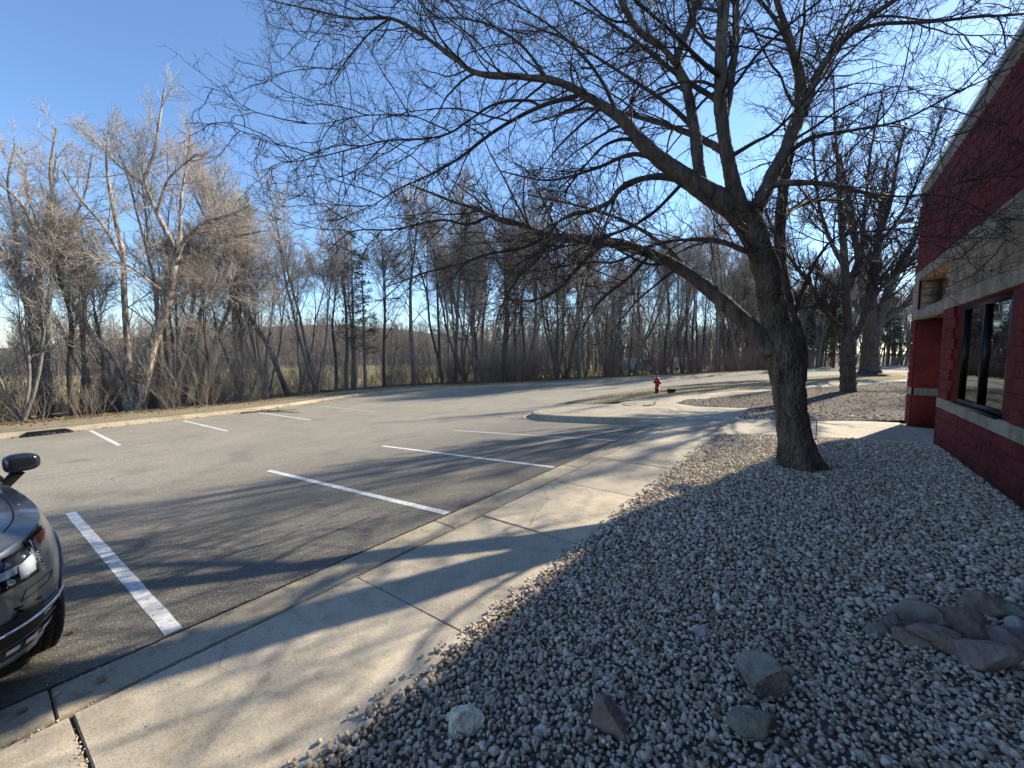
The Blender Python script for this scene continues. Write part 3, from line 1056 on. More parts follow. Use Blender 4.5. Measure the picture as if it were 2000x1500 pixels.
# ---- the big bare tree in the gravel
tree = thing('shade_tree', (0, 0, 0), 'big bare leaning tree with rough bark rising from the gravel beside the entrance path', 'tree')
L_ = {}
L_['trunk'] = limb((1562, 925, 6.55, 84), (1555, 880, 6.55, 74), (1546, 820, 6.55, 70), (1540, 760, 6.5, 74), (1532, 705, 6.5, 80), (1520, 650, 6.5, 68), (1506, 580, 6.5, 58), (1492, 510, 6.45, 58), (1468, 450, 6.4, 62), (1440, 408, 6.35, 62))
L_['second'] = limb((1552, 745, 6.62, 44), (1556, 690, 6.68, 44), (1550, 640, 6.75, 32), (1536, 580, 6.9, 26), (1525, 510, 7.0, 24), (1524, 430, 7.1, 22), (1534, 340, 7.2, 20), (1552, 262, 7.2, 18))
L_['bough'] = limb((1466, 425, 6.4, 40), (1482, 400, 6.5, 36), (1510, 340, 6.6, 30), (1540, 280, 6.7, 28), (1562, 215, 6.8, 25), (1562, 150, 6.8, 20), (1546, 95, 6.7, 16), (1530, 40, 6.6, 13), (1505, -40, 6.5, 10), (1480, -150, 6.4, 6))
L_['boughR'] = limb((1568, 225, 6.8, 20), (1578, 195, 6.75, 17), (1605, 131, 6.7, 15), (1662, 64, 6.6, 13), (1737, 7, 6.5, 10), (1830, -50, 6.3, 8), (1940, -130, 6.1, 5))
L_['boughRR'] = limb((1662, 64, 6.6, 9), (1719, 47, 6.4, 8), (1812, 43, 6.2, 7), (1906, 33, 6.0, 6), (2000, 27, 5.8, 5), (2090, 10, 5.7, 3))
L_['vert'] = limb((1448, 425, 6.35, 46), (1434, 370, 6.3, 34), (1420, 300, 6.2, 28), (1408, 210, 6.1, 27), (1409, 100, 6.0, 24), (1414, 0, 5.9, 22), (1420, -120, 5.7, 17), (1440, -300, 5.5, 11), (1470, -480, 5.4, 6))
L_['vert2'] = limb((1414, 235, 6.15, 16), (1426, 170, 6.2, 15), (1436, 90, 6.3, 14), (1438, 0, 6.4, 13), (1450, -120, 6.5, 10), (1480, -260, 6.6, 6))
L_['big'] = limb((1452, 418, 6.38, 56.0), (1410, 392, 6.39, 51.2), (1370, 368, 6.39, 44.6), (1335, 345, 6.38, 40.1), (1290, 312, 6.38, 33.9), (1250, 275, 6.37, 27.8), (1210, 230, 6.41, 23.7), (1150, 190, 6.46, 18.0), (1090, 160, 6.5, 15.0), (1020, 150, 6.54, 13.1), (932, 143, 6.59, 11.1), (880, 108, 6.63, 9.3), (815, 62, 6.72, 7.5), (762, 36, 6.82, 6.6), (690, 36, 6.86, 4.9), (612, 20, 6.91, 3.6), (515, -2, 7.0, 2.0))
L_['up'] = limb((1374, 372, 6.42, 29.0), (1366, 335, 6.44, 25.2), (1356, 250, 6.57, 22.4), (1341, 172, 6.64, 19.6), (1322, 122, 6.71, 17.7), (1342, 60, 6.68, 13.8), (1362, 0, 6.65, 11.9), (1375, -100, 6.63, 8.0), (1380, -220, 6.5, 5.0))
L_['upL'] = limb((1324, 128, 6.6, 14.0), (1290, 90, 6.6, 12.0), (1250, 62, 6.6, 12.0), (1222, 20, 6.5, 11.0), (1195, -40, 6.4, 9.0), (1150, -140, 6.3, 6.0))
L_['low'] = limb((1505, 690, 6.5, 40), (1470, 645, 6.6, 38), (1410, 588, 6.8, 32), (1345, 536, 7.0, 26), (1275, 498, 7.2, 24), (1205, 476, 7.4, 22), (1130, 466, 7.6, 20), (1068, 462, 7.7, 17), (1020, 440, 7.8, 13), (975, 428, 7.8, 11), (930, 408, 7.8, 8), (880, 392, 7.8, 6), (800, 360, 7.8, 3))
L_['b1'] = limb((1128, 187, 6.46, 11.7), (1055, 208, 6.42, 9.8), (968, 255, 6.39, 7.9), (895, 310, 6.35, 6.9), (830, 346, 6.41, 4.3), (780, 368, 6.37, 3.4), (725, 402, 6.34, 2.5), (650, 432, 6.3, 1.7))
L_['b2'] = limb((1055, 208, 6.42, 7.1), (1030, 196, 6.43, 6.2), (968, 203, 6.39, 5.6), (920, 232, 6.39, 5.2), (882, 258, 6.35, 5.1), (838, 270, 6.36, 4.2), (762, 274, 6.37, 3.7), (710, 285, 6.33, 3.3), (625, 306, 6.28, 2.4), (556, 316, 6.24, 2.0), (520, 290, 6.3, 1.3))
L_['b3'] = limb((882, 258, 6.3, 3.9), (850, 244, 6.38, 3.4), (800, 226, 6.41, 3.0), (710, 226, 6.44, 2.5), (632, 241, 6.42, 1.9), (568, 240, 6.5, 1.2))
L_['b5'] = limb((762, 36, 6.8, 4.9), (725, 62, 6.81, 4.1), (698, 92, 6.82, 3.6), (672, 125, 6.88, 3.2), (650, 156, 6.84, 2.4), (641, 185, 6.9, 1.6))
L_['b6'] = limb((826, 70, 6.75, 3.7), (821, 38, 6.8, 3.3), (826, 0, 6.85, 2.9), (840, -60, 6.9, 2.0))
L_['d1'] = limb((1345, 352, 6.4, 17.2), (1295, 345, 6.4, 14.3), (1250, 350, 6.37, 12.3), (1211, 370, 6.35, 11.3), (1192, 394, 6.37, 10.4), (1150, 412, 6.34, 8.4), (1115, 420, 6.31, 7.5), (1085, 440, 6.33, 5.6), (1050, 500, 6.26, 4.6), (1010, 560, 6.28, 2.8), (985, 590, 6.3, 1.8))
L_['d2'] = limb((1250, 275, 6.37, 9.3), (1215, 272, 6.36, 8.2), (1180, 285, 6.34, 6.3), (1150, 315, 6.33, 4.4), (1110, 365, 6.31, 3.5), (1060, 420, 6.3, 2.1))
L_['c2'] = limb((1182, 474, 7.45, 12), (1150, 500, 7.5, 9), (1118, 536, 7.6, 8), (1080, 572, 7.6, 6), (1030, 588, 7.7, 4), (975, 582, 7.7, 3))
L_['c3'] = limb((1066, 464, 7.7, 10), (1020, 484, 7.7, 8), (955, 496, 7.7, 6), (900, 515, 7.7, 5), (840, 530, 7.7, 4), (750, 562, 7.7, 2.5))
L_['c4'] = limb((1075, 464, 7.7, 8), (1052, 505, 7.6, 7), (1010, 545, 7.5, 5), (985, 590, 7.5, 3), (975, 612, 7.5, 2))
L_['c5'] = limb((960, 420, 7.8, 8), (915, 438, 7.8, 6), (858, 430, 7.8, 5), (770, 448, 7.8, 4), (690, 452, 7.8, 3.2), (640, 490, 7.8, 2))
L_['e1'] = limb((1452, 412, 6.35, 18), (1482, 395, 6.3, 16), (1508, 364, 6.2, 14), (1545, 357, 6.1, 13), (1617, 360, 6.0, 10), (1700, 378, 5.9, 6), (1790, 382, 5.8, 4), (1890, 352, 5.6, 3), (1990, 330, 5.5, 2))
L_['e2'] = limb((1500, 560, 6.5, 16), (1478, 502, 6.4, 14), (1450, 488, 6.3, 11), (1400, 470, 6.2, 9), (1340, 468, 6.1, 7), (1270, 480, 6.0, 4), (1200, 520, 5.9, 2))
L_['e3'] = limb((1536, 300, 6.65, 12), (1590, 268, 6.4, 9), (1660, 255, 6.2, 7), (1760, 235, 6.0, 5), (1870, 180, 5.8, 4), (1980, 130, 5.6, 2))
L_['e4'] = limb((1420, 310, 6.2, 12), (1470, 280, 6.0, 9), (1520, 250, 5.7, 7), (1600, 160, 5.4, 5), (1660, 60, 5.2, 3))
L_['e5'] = limb((1408, 150, 6.05, 12), (1370, 120, 5.6, 10), (1310, 60, 5.2, 8), (1240, 0, 4.8, 6), (1150, -80, 4.4, 4))
L_['e6'] = limb((1545, 640, 6.8, 12), (1570, 560, 6.7, 9), (1600, 500, 6.5, 7), (1640, 460, 6.2, 5), (1720, 450, 5.9, 4), (1810, 440, 5.6, 3), (1900, 400, 5.3, 2))
L_['e7'] = limb((1210, 230, 6.41, 9.1), (1170, 150, 6.49, 8.0), (1120, 90, 6.52, 6.1), (1060, 40, 6.54, 4.3), (990, 0, 6.57, 3.3), (900, -60, 6.6, 1.6))
L_['e8'] = limb((1340, 350, 6.38, 9.6), (1270, 420, 6.34, 7.6), (1190, 460, 6.21, 5.6), (1100, 480, 6.07, 3.7), (1010, 470, 5.94, 2.7), (900, 480, 5.8, 1.8))
L_['e9'] = limb((1270, 496, 7.2, 9), (1230, 540, 7.1, 8), (1180, 580, 7.0, 6), (1150, 620, 6.9, 4), (1130, 660, 6.9, 2))
L_['k1'] = limb((1408, 200, 6.1, 14), (1330, 150, 7.0, 11), (1240, 80, 7.9, 8), (1150, 20, 8.6, 5), (1060, -30, 9.0, 3))
L_['k2'] = limb((1420, 300, 6.2, 15), (1350, 262, 7.1, 12), (1260, 232, 8.0, 9), (1150, 212, 8.8, 6), (1040, 240, 9.4, 3))
L_['k3'] = limb((1562, 215, 6.8, 13), (1600, 150, 7.8, 10), (1640, 60, 8.6, 7), (1690, -40, 9.2, 4))
L_['k4'] = limb((1356, 250, 6.58, 12.6), (1300, 200, 7.43, 9.8), (1210, 140, 8.39, 6.9), (1110, 80, 9.04, 5.0), (1010, 40, 9.4, 3.0))
L_['k5'] = limb((1290, 312, 6.36, 12.3), (1230, 302, 7.27, 9.6), (1160, 330, 8.08, 7.8), (1070, 352, 8.69, 4.9), (980, 335, 9.1, 3.0))
L_['k6'] = limb((1345, 536, 7.0, 13), (1300, 482, 7.9, 10), (1220, 432, 8.8, 7), (1130, 402, 9.5, 5), (1030, 380, 10.0, 3))
L_['k7'] = limb((1524, 430, 7.1, 12), (1560, 402, 8.1, 10), (1620, 390, 9.1, 7), (1700, 402, 9.9, 4))
L_['k8'] = limb((1546, 95, 6.7, 10), (1500, 20, 7.6, 8), (1420, -60, 8.4, 6), (1320, -140, 9.0, 4))
L_['e10'] = limb((1070, 155, 6.5, 7.1), (1020, 90, 6.66, 6.2), (960, 50, 6.88, 4.4), (900, 30, 6.99, 3.5), (860, -20, 7.1, 2.7))
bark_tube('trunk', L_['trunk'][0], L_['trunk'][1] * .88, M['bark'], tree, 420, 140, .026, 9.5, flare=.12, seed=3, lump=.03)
for k, key in enumerate(L_):
    if key == 'trunk': continue
    P_, R_ = L_[key]
    big = R_[0] > .045
    q_amp = .013 if big else .004
    bark_tube('limb', P_, R_, M['bark'] if big else M['bark_limb'], tree, 150 if big else 46, 26 if big else 8, q_amp, 12, seed=k, lump=.015 if big else .004)
rt = np.random.default_rng(11)
cr = MB()
allP, allR, allW = [], [], []
NP = 30
for key, (P_, R_) in L_.items():
    q = catmull(np.column_stack([P_, R_]), NP)
    ln = np.linalg.norm(np.diff(q[:, :3], axis=0), axis=1).sum()
    allP.append(q[:, :3]); allR.append(np.maximum(q[:, 3], .003)); allW.append(ln)
rs = np.random.default_rng(4)
for P_, R_, ln, key in list(zip(allP, allR, allW, list(L_))):
    if key in ('trunk', 'second'): continue
    kk = max(2, int(ln / .46))
    X, D, L, RR = spawn(P_[None], R_[None], kk, .25, .9, .8, 2.3, 1.3, .5, rs, .25, flat=.3, rmin=.008)
    RR = np.clip(RR, .010, .026)
    p, r_ = grow(X, D, L, RR, NP, .075, (0, 0, -.004), rs, .28)
    add_tubes(cr, p, r_, 6)
    for a_, b_, c_ in zip(p, r_, L):
        allP.append(a_); allR.append(b_); allW.append(c_)
keys = list(L_) + ['side'] * (len(allP) - len(L_))
lv1P, lv1R = [], []
for P_, R_, ln, key in zip(allP, allR, allW, keys):
    if key == 'trunk': t0 = .8; kk = 4
    else:
        t0 = .22 if key not in ('second', 'low') else .3; kk = max(4, int(ln / (.27 if key != 'side' else .36)))
    X, D, L, RR = spawn(P_[None], R_[None], kk, t0, 1.0, 1.0, 1.25, .6, .42, rt, .3, flat=.25, rmin=.005)
    RR = np.clip(RR, .0065, .015)
    p, r_ = grow(X, D, L, RR, 12, .20, (0, 0, .008), rt, .40)
    lv1P.append(p); lv1R.append(r_)
P1 = np.concatenate(lv1P); R1 = np.concatenate(lv1R)
add_tubes(cr, P1, R1, 5)
X, D, L, RR = spawn(P1, R1, 6, .1, 1, .9, .50, .22, .6, rt, .3, rmin=.0040)
P2, R2 = grow(X, D, L, RR, 7, .22, (0, 0, .03), rt, .5)
add_tubes(cr, P2, R2, 3)
X, D, L, RR = spawn(P2, R2, 2, .15, 1, .8, .20, .12, .7, rt, .35, rmin=.0024)
P3, R3 = grow(X, D, L, RR, 4, .25, (0, 0, .03), rt, .6)
add_tubes(cr, P3, R3, 3)
# buds and short spurs
X, D, L, RR = spawn(P1, R1, 8, .05, 1, 1.1, .05, .03, .5, rt, .3, rmin=.0024)
Ps, Rs = grow(X, D, L, RR, 2, .1, (0, 0, .05), rt, .8)
add_tubes(cr, Ps, Rs, 3)
print('main tree twigs', len(P1), len(P2), len(P3))
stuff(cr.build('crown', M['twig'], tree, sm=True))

# ---- generic bare tree: traced or grown leaders, then three orders of branches
def bare_crown(leaders, mb_branch, mb_twig, r, k1, l1, k2=7, k3=6, ang=.6, up=.05, rmin=.006, sides1=4, l2=.45, l3=.5, start=.2, k4=0, thick=1.0):
    P1s, R1s = [], []
    for P_, R_ in leaders:
        q = catmull(np.column_stack([P_, R_]), 24)
        kk = k1
        X, D, L, RR = spawn(q[None, :, :3], np.maximum(q[None, :, 3], rmin), kk, start, 1, ang, l1, l1 * .35, .5, r, .2, rmin=rmin * 1.6)
        RR = np.minimum(RR, (L * .009 + rmin * 1.2) * thick)
        p, rr = grow(X, D, L, RR, 10, .075, (0, 0, up), r, .3)
        P1s.append(p); R1s.append(rr)
    P1 = np.concatenate(P1s); R1 = np.concatenate(R1s)
    add_tubes(mb_branch, P1, R1, sides1)
    Lm = np.linalg.norm(P1[:, -1] - P1[:, 0], axis=1).mean()
    X, D, L, RR = spawn(P1, R1, k2, .15, 1, .65, Lm * l2 * 1.2, Lm * l2 * .5, .6, r, .2, rmin=rmin * 1.1)
    P2, R2 = grow(X, D, L, RR, 6, .12, (0, 0, up * 1.2), r, .4)
    add_tubes(mb_twig, P2, R2, 3)
    L2m = Lm * l2
    X, D, L, RR = spawn(P2, R2, k3, .1, 1, .6, L2m * l3 * 1.2, L2m * l3 * .6, .7, r, .25, rmin=rmin * .8)
    P3, R3 = grow(X, D, L, RR, 4, .12, (0, 0, up), r, .6)
    add_tubes(mb_twig, P3, R3, 3)
    if k4:
        X, D, L, RR = spawn(P3, R3, k4, .2, 1, .6, L2m * l3 * .55, L2m * l3 * .35, .8, r, .25, rmin=rmin * .7)
        P4, R4 = grow(X, D, L, RR, 2, .1, (0, 0, up), r, .7)
        add_tubes(mb_twig, P4, R4, 3)
    return P1

def traced_tree(name, label, limbs, bark, twig, seed, k1, l1, group=None, ramp_=.006, trunk_sides=14, skip=0, **kw):
    t = thing(name, (0, 0, 0), label, 'tree', group)
    r = np.random.default_rng(seed)
    first = True
    for P_, R_ in limbs:
        q = catmull(np.column_stack([P_, R_]), 40)
        jit = r.normal(0, .12, (40, 3)) * q[:, 3:4] * .5
        q[1:-1, :3] += jit[1:-1]
        MB().tube(q[:, :3], np.maximum(q[:, 3], .01), trunk_sides).build('trunk' if first else 'limb', bark, t, sm=True)
        first = False
    a, b = MB(), MB()
    bare_crown(limbs[skip:], a, b, r, k1, l1, rmin=ramp_, **kw)
    stuff(a.build('branches', bark, t, sm=True))
    stuff(b.build('crown', twig, t, sm=True))
    return t

# three-stemmed tree with peeling pale bark at the left kerb
D0 = 19.3
birch = [limb((262, 806, D0, 34), (252, 788, D0, 22), (215, 700, D0, 17), (170, 640, D0, 15), (128, 560, D0, 13), (95, 490, D0, 11), (65, 440, D0, 9), (35, 390, D0 - .5, 7), (0, 360, D0 - 1, 5)),
         limb((262, 800, D0, 20), (257, 760, D0, 16), (249, 680, D0 + .2, 13), (243, 580, D0 + .3, 12), (240, 500, D0 + .4, 11), (228, 440, D0 + .5, 9), (214, 370, D0 + .6, 7), (208, 300, D0 + .7, 5), (215, 230, D0 + .8, 3)),
         limb((270, 806, D0, 36), (276, 780, D0, 26), (292, 700, D0 - .2, 22), (312, 630, D0 - .3, 20), (330, 580, D0 - .4, 18), (338, 530, D0 - .5, 17), (344, 500, D0 - .5, 15)),
         limb((343, 505, D0 - .5, 13), (335, 475, D0 - .6, 12), (306, 415, D0 - .7, 10), (287, 370, D0 - .8, 8), (284, 345, D0 - .8, 7), (300, 300, D0 - .9, 6), (312, 230, D0 - 1, 5), (322, 170, D0 - 1, 3)),
         limb((345, 502, D0 - .5, 11), (360, 470, D0 - .8, 9), (400, 435, D0 - 1.3, 8), (450, 420, D0 - 1.8, 6), (490, 400, D0 - 2.2, 4)),
         limb((345, 515, D0 - .5, 10), (375, 500, D0 - .8, 8), (440, 468, D0 - 1.2, 7), (510, 452, D0 - 1.6, 4)),
         limb((336, 583, D0 - .4, 8), (370, 570, D0 - .8, 7), (420, 566, D0 - 1.2, 6), (480, 575, D0 - 1.6, 4), (530, 600, D0 - 2, 2)),
         limb((328, 575, D0 - .4, 7), (300, 555, D0 - 1, 6), (250, 520, D0 - 1.6, 5), (190, 505, D0 - 2, 3)),
         limb((352, 490, D0 - .5, 9), (352, 440, D0 - .2, 8), (355, 380, D0, 6), (365, 320, D0 + .3, 5), (372, 260, D0 + .5, 3)),
         limb((150, 605, D0, 9), (120, 540, D0 + .5, 8), (90, 450, D0 + 1, 6), (100, 380, D0 + 1.3, 5), (110, 300, D0 + 1.5, 3)),
         limb((95, 490, D0, 7), (55, 380, D0 + .4, 5), (50, 320, D0 + .6, 3)),
         limb((241, 510, D0 + .3, 7), (200, 440, D0, 6), (150, 380, D0 - .3, 5), (120, 330, D0 - .5, 3)),
         limb((288, 365, D0 - .8, 6), (240, 330, D0 - .4, 5), (190, 280, D0, 3)),
         limb((306, 415, D0 - .7, 6), (330, 350, D0 - .9, 5), (385, 300, D0 - 1.1, 3))]
traced_tree('river_birch', 'tall three-stemmed tree with peeling pale bark on the far verge near the storm drain', birch, M['birch'], M['twig_grey'], 21, 12, 2.5, k2=8, k3=4, up=.03, ramp_=.0078, start=.25, ang=.75, l2=.55, l3=.62)

D1 = 21.5
oldm = [limb((82, 838, D1, 46), (84, 790, D1, 36), (80, 700, D1, 30), (72, 640, D1, 28), (62, 600, D1, 26)),
        limb((63, 606, D1, 22), (45, 560, D1, 20), (20, 515, D1, 17), (-10, 480, D1, 15), (-60, 430, D1, 10), (-110, 350, D1, 6)),
        limb((63, 604, D1, 18), (70, 560, D1, 15), (84, 510, D1, 14), (95, 470, D1 + .5, 11), (104, 400, D1 + .8, 8), (98, 330, D1 + 1, 6), (110, 250, D1 + 1, 3)),
        limb((84, 510, D1, 8), (130, 450, D1, 6), (165, 380, D1, 4), (180, 300, D1, 3)),
        limb((20, 515, D1, 9), (30, 440, D1, 7), (15, 360, D1, 5), (30, 280, D1, 3))]
traced_tree('old_tree', 'forked dark-barked tree with a pale scar below its fork at the left edge', oldm, M['bark_grey'], M['twig_grey'], 22, 13, 2.8, k2=7, k3=4, up=.03, ramp_=.008, ang=.75, skip=1, l2=.55, l3=.62)

# two spreading trees beyond the entrance path
D2 = 17.8
mid = [limb((1658, 781, D2, 42), (1657, 760, D2, 34), (1656, 720, D2, 32), (1656, 680, D2, 31), (1657, 655, D2, 30)),
       limb((1650, 665, D2, 14), (1632, 638, D2, 12), (1610, 605, D2 - .3, 11), (1585, 560, D2 - .6, 10), (1555, 520, D2 - 1, 8), (1520, 470, D2 - 1.4, 6), (1490, 400, D2 - 1.6, 4)),
       limb((1655, 665, D2, 22), (1654, 620, D2, 20), (1652, 560, D2, 18), (1648, 490, D2, 15), (1640, 400, D2, 11), (1636, 320, D2, 8), (1630, 230, D2, 5), (1628, 150, D2, 3)),
       limb((1662, 665, D2, 18), (1680, 640, D2, 16), (1692, 600, D2, 15), (1702, 550, D2, 13), (1712, 480, D2, 11), (1738, 400, D2, 9), (1752, 320, D2, 6), (1770, 240, D2, 4)),
       limb((1690, 605, D2, 11), (1722, 560, D2 - .3, 9), (1770, 520, D2 - .6, 7), (1830, 470, D2 - 1, 4)),
       limb((1648, 520, D2, 11), (1622, 470, D2, 9), (1600, 400, D2, 7), (1590, 310, D2, 5), (1585, 220, D2, 3)),
       limb((1654, 560, D2, 10), (1680, 490, D2, 9), (1690, 400, D2, 7), (1700, 300, D2, 5), (1720, 200, D2, 3)),
       limb((1646, 640, D2, 8), (1600, 600, D2 - .8, 7), (1560, 600, D2 - 1.5, 5), (1520, 590, D2 - 2, 3)),
       limb((1712, 480, D2, 8), (1760, 420, D2 - .4, 6), (1800, 330, D2 - .8, 4), (1840, 230, D2 - 1.1, 3))]
traced_tree('garden_tree', 'mid-sized bare tree in the leaf-strewn bed just left of the building corner', mid, M['bark_dark'], M['twig'], 23, 30, 2.3, k2=9, k3=6, up=.05, ramp_=.007, ang=.55, start=.12, thick=2.1, skip=1)
D3 = 33.0
old = [limb((1700, 742, D3, 84), (1700, 732, D3, 52), (1700, 715, D3, 38), (1701, 680, D3, 35), (1703, 640, D3, 36)),
       limb((1700, 650, D3, 26), (1690, 600, D3, 22), (1684, 540, D3, 18), (1670, 460, D3, 13), (1655, 380, D3, 9), (1640, 300, D3, 5)),
       limb((1706, 650, D3, 26), (1724, 600, D3, 22), (1745, 545, D3, 18), (1775, 490, D3, 14), (1800, 430, D3, 9), (1815, 360, D3, 5)),
       limb((1706, 640, D3, 18), (1740, 615, D3, 16), (1780, 590, D3, 13), (1830, 560, D3, 8)),
       limb((1702, 640, D3, 20), (1706, 560, D3, 17), (1716, 480, D3, 13), (1720, 400, D3, 9), (1735, 310, D3, 5)),
       limb((1694, 620, D3, 14), (1655, 580, D3, 11), (1620, 550, D3, 8), (1585, 520, D3, 5))]
traced_tree('old_shade_tree', 'massive old tree with a flared base behind the mid-sized tree near the building', old, M['bark_dark'], M['twig_dim'], 24, 26, 4.4, k2=8, k3=6, up=.05, ramp_=.010, ang=.55, thick=2.0, skip=1)

# ---- woodland prototypes
def proto_tree(seed, H, stems, lean, rbase, k1, l1, up, bark, twig, ang=.65):
    r = np.random.default_rng(seed)
    leaders = []
    for s in range(stems):
        a = r.uniform(0, 6.28); 
        sp = lean * (1 if stems > 1 else .4)
        n = 9
        P = np.zeros((n, 3)); d = np.array([math.cos(a) * sp, math.sin(a) * sp, 1.0])
        for k in range(1, n):
            d = unit(d + r.normal(0, .07, 3) + np.array([0, 0, .06]))
            P[k] = P[k - 1] + d * H / (n - 1) * r.uniform(.9, 1.05)
        hs = r.uniform(.75, 1) if s else 1.0
        P *= hs
        leaders.append((P, rbase * np.array([1.25, 1, .9, .8, .68, .54, .4, .25, .1]) * (hs if stems == 1 else hs * .8)))
        # a fork or two
        for f in range(r.integers(1, 4)):
            i = r.integers(2, 6)
            dd = unit((P[i + 1] - P[i]) + r.normal(0, .3, 3))
            L = (H * hs - P[i, 2]) * r.uniform(.6, .9)
            Q = np.zeros((6, 3)); Q[0] = P[i]
            for k in range(1, 6):
                dd = unit(dd + r.normal(0, .06, 3) + np.array([0, 0, .12])); Q[k] = Q[k - 1] + dd * L / 5
            leaders.append((Q, leaders[-1][1][i] * .7 * np.array([1, .8, .6, .45, .3, .12])))
    tk, a_, b_ = MB(), MB(), MB()
    for P_, R_ in leaders:
        q = catmull(np.column_stack([P_, R_]), 20)
        tk.tube(q[:, :3], np.maximum(q[:, 3], .01), 8, cap=False)
    bare_crown(leaders, a_, b_, r, k1, l1, k2=7, k3=4, up=up, rmin=.0085, ang=ang, sides1=3, start=.28, l2=.52, l3=.62)
    def mk(mb, nm, mt):
        f = [np.concatenate(mb.F4)]
        me = mesh_np(nm, np.concatenate(mb.V), f, True); me.materials.append(mt); return me
    return mk(tk, 'trunk', bark), mk(a_, 'branches', bark), mk(b_, 'crown', twig), H

PROTO = [proto_tree(101, 12, 1, .3, .12, 20, 3.0, .04, M['bark_grey'], M['twig_grey']),
         proto_tree(102, 13, 1, .4, .135, 24, 3.1, .05, M['bark_grey'], M['twig_grey'], .55),
         proto_tree(103, 10.5, 2, .25, .11, 14, 2.6, .035, M['bark_grey'], M['twig_dim']),
         proto_tree(104, 11, 3, .3, .095, 12, 2.4, .04, M['bark_grey'], M['twig_grey']),
         proto_tree(105, 9, 1, .5, .10, 18, 2.6, .03, M['bark_dark'], M['twig_dim'], .8),
         proto_tree(106, 12.5, 2, .2, .115, 16, 2.4, .06, M['bark_dark'], M['twig_dim'], .5)]
def place_tree(pi, x, y, H, rz, label, group=None, name='woodland_tree'):
    tk, br, tw, h = PROTO[pi]
    z = float(zground(np.array([x]), np.array([y]))[0]) - .05
    t = thing(name, (x, y, z), label, 'tree', group, rz)
    s = H / h
    t.scale = (s, s, s)
    link('trunk', tk, None, t)
    o = link('branches', br, None, t); stuff(o)
    o = link('crown', tw, None, t); stuff(o)
    return t

edge = [  # (px, outward offset m, proto, height, label) front row of the wood, left to right
 (30, 3.2, 3, 9.5, 'bare multi-stem tree at the far left beyond the storm drain'),
 (135, 4.5, 4, 9, 'leaning bare tree between the forked old tree and the pale three-stemmed one'),
 (185, 6.0, 2, 9.5, 'twin-stemmed bare tree standing behind the leaning pale stem of the three-stemmed tree'),
 (308, 4.5, 0, 12.5, 'tall single-trunk bare tree just right of the three-stemmed pale tree'),
 (375, 5.5, 1, 12, 'tall straight bare tree behind the end of the second far parking line'),
 (408, 3.2, 4, 7.5, 'short crooked bare tree at the kerb before the third far parking line'),
 (470, 5.0, 5, 11.5, 'dark twin-leader tree behind the third far parking line'),
 (520, 3.6, 2, 9, 'smaller forked tree where the fallen sticks lie on the kerb'),
 (560, 5.5, 1, 12, 'slim tall tree right of the forked kerb tree with an ascending crown'),
 (618, 2.6, 3, 11.5, 'thick clump of three bare trunks behind the fourth far parking line'),
 (655, 4.5, 4, 8.5, 'slanting dark trunk leaning right of the three-trunk clump'),
 (750, 3.0, 4, 9.5, 'Y-shaped dark tree to the right of the thin conifers'),
 (808, 2.8, 0, 13, 'tall bare tree over the lot where the kerb begins to bend'),
 (865, 2.4, 5, 12.5, 'stout dark double trunk standing close to the bend of the kerb'),
 (888, 4.6, 1, 12.5, 'straight tall trunk right behind the stout double trunk'),
 (930, 2.8, 2, 11, 'forked grey tree with two wide arms right of the double trunk'),
 (985, 2.3, 4, 11, 'thin leaning trunk standing alone right of the forked grey tree'),
 (1040, 3.4, 0, 12.5, 'bare tree rising out of the reddish thicket above the island nose'),
 (1090, 4.2, 5, 12, 'dark trunk at the left end of the dense reddish thicket'),
 (1132, 2.8, 1, 13, 'dark straight trunk in the middle of the reddish thicket'),
 (1185, 4.0, 3, 11, 'many-stemmed tree inside the thicket left of the hydrant'),
 (1242, 3.0, 2, 12, 'forked tree behind the road just left of the hydrant'),
 (1300, 3.2, 4, 11, 'long arching trunk leaning over the road right of the hydrant'),
 (1352, 4.0, 5, 13, 'tall dark tree behind the road between hydrant and big leaning trunk'),
 (1400, 3.0, 0, 14, 'tall grey tree right of the arching trunk beyond the road'),
 (1440, 3.4, 1, 14, 'straight tree across the road framed under the low limb'),
 (1478, 3.2, 5, 14, 'dark tree across the road nearest to the left side of the big trunk'),
]
def far_edge_at(px):
    best, bi = 1e9, 0
    for i, (x, y) in enumerate(FARS):
        dx, dy = x, y
        cy, sy = math.cos(YAW), math.sin(YAW)
        a = dx * cy + dy * sy; b = -dx * sy + dy * cy
        if b < 2: continue
        p = 1000 + FPX * a / (b * math.cos(PITCH) + 1.0 * math.sin(PITCH))
        if abs(p - px) < best: best, bi = abs(p - px), i
    return bi
for k, (px, off, pi, H, lab) in enumerate(edge):
    # walk outward along the sight line until that far behind the kerb
    r = ray(px, 700); r = r / np.hypot(r[0], r[1])
    t = 12.0
    ts = np.linspace(12, 90, 400)
    dd = dist_out(r[0] * ts, r[1] * ts)
    ok = np.where((dd > off) & (ts > 15))[0]
    t = ts[ok[0]]
    place_tree(pi, r[0] * t, r[1] * t, H * (1.0 if px < 500 else 1.22), random.uniform(0, 6.28), lab, 'bare trees along the edge of the wood')

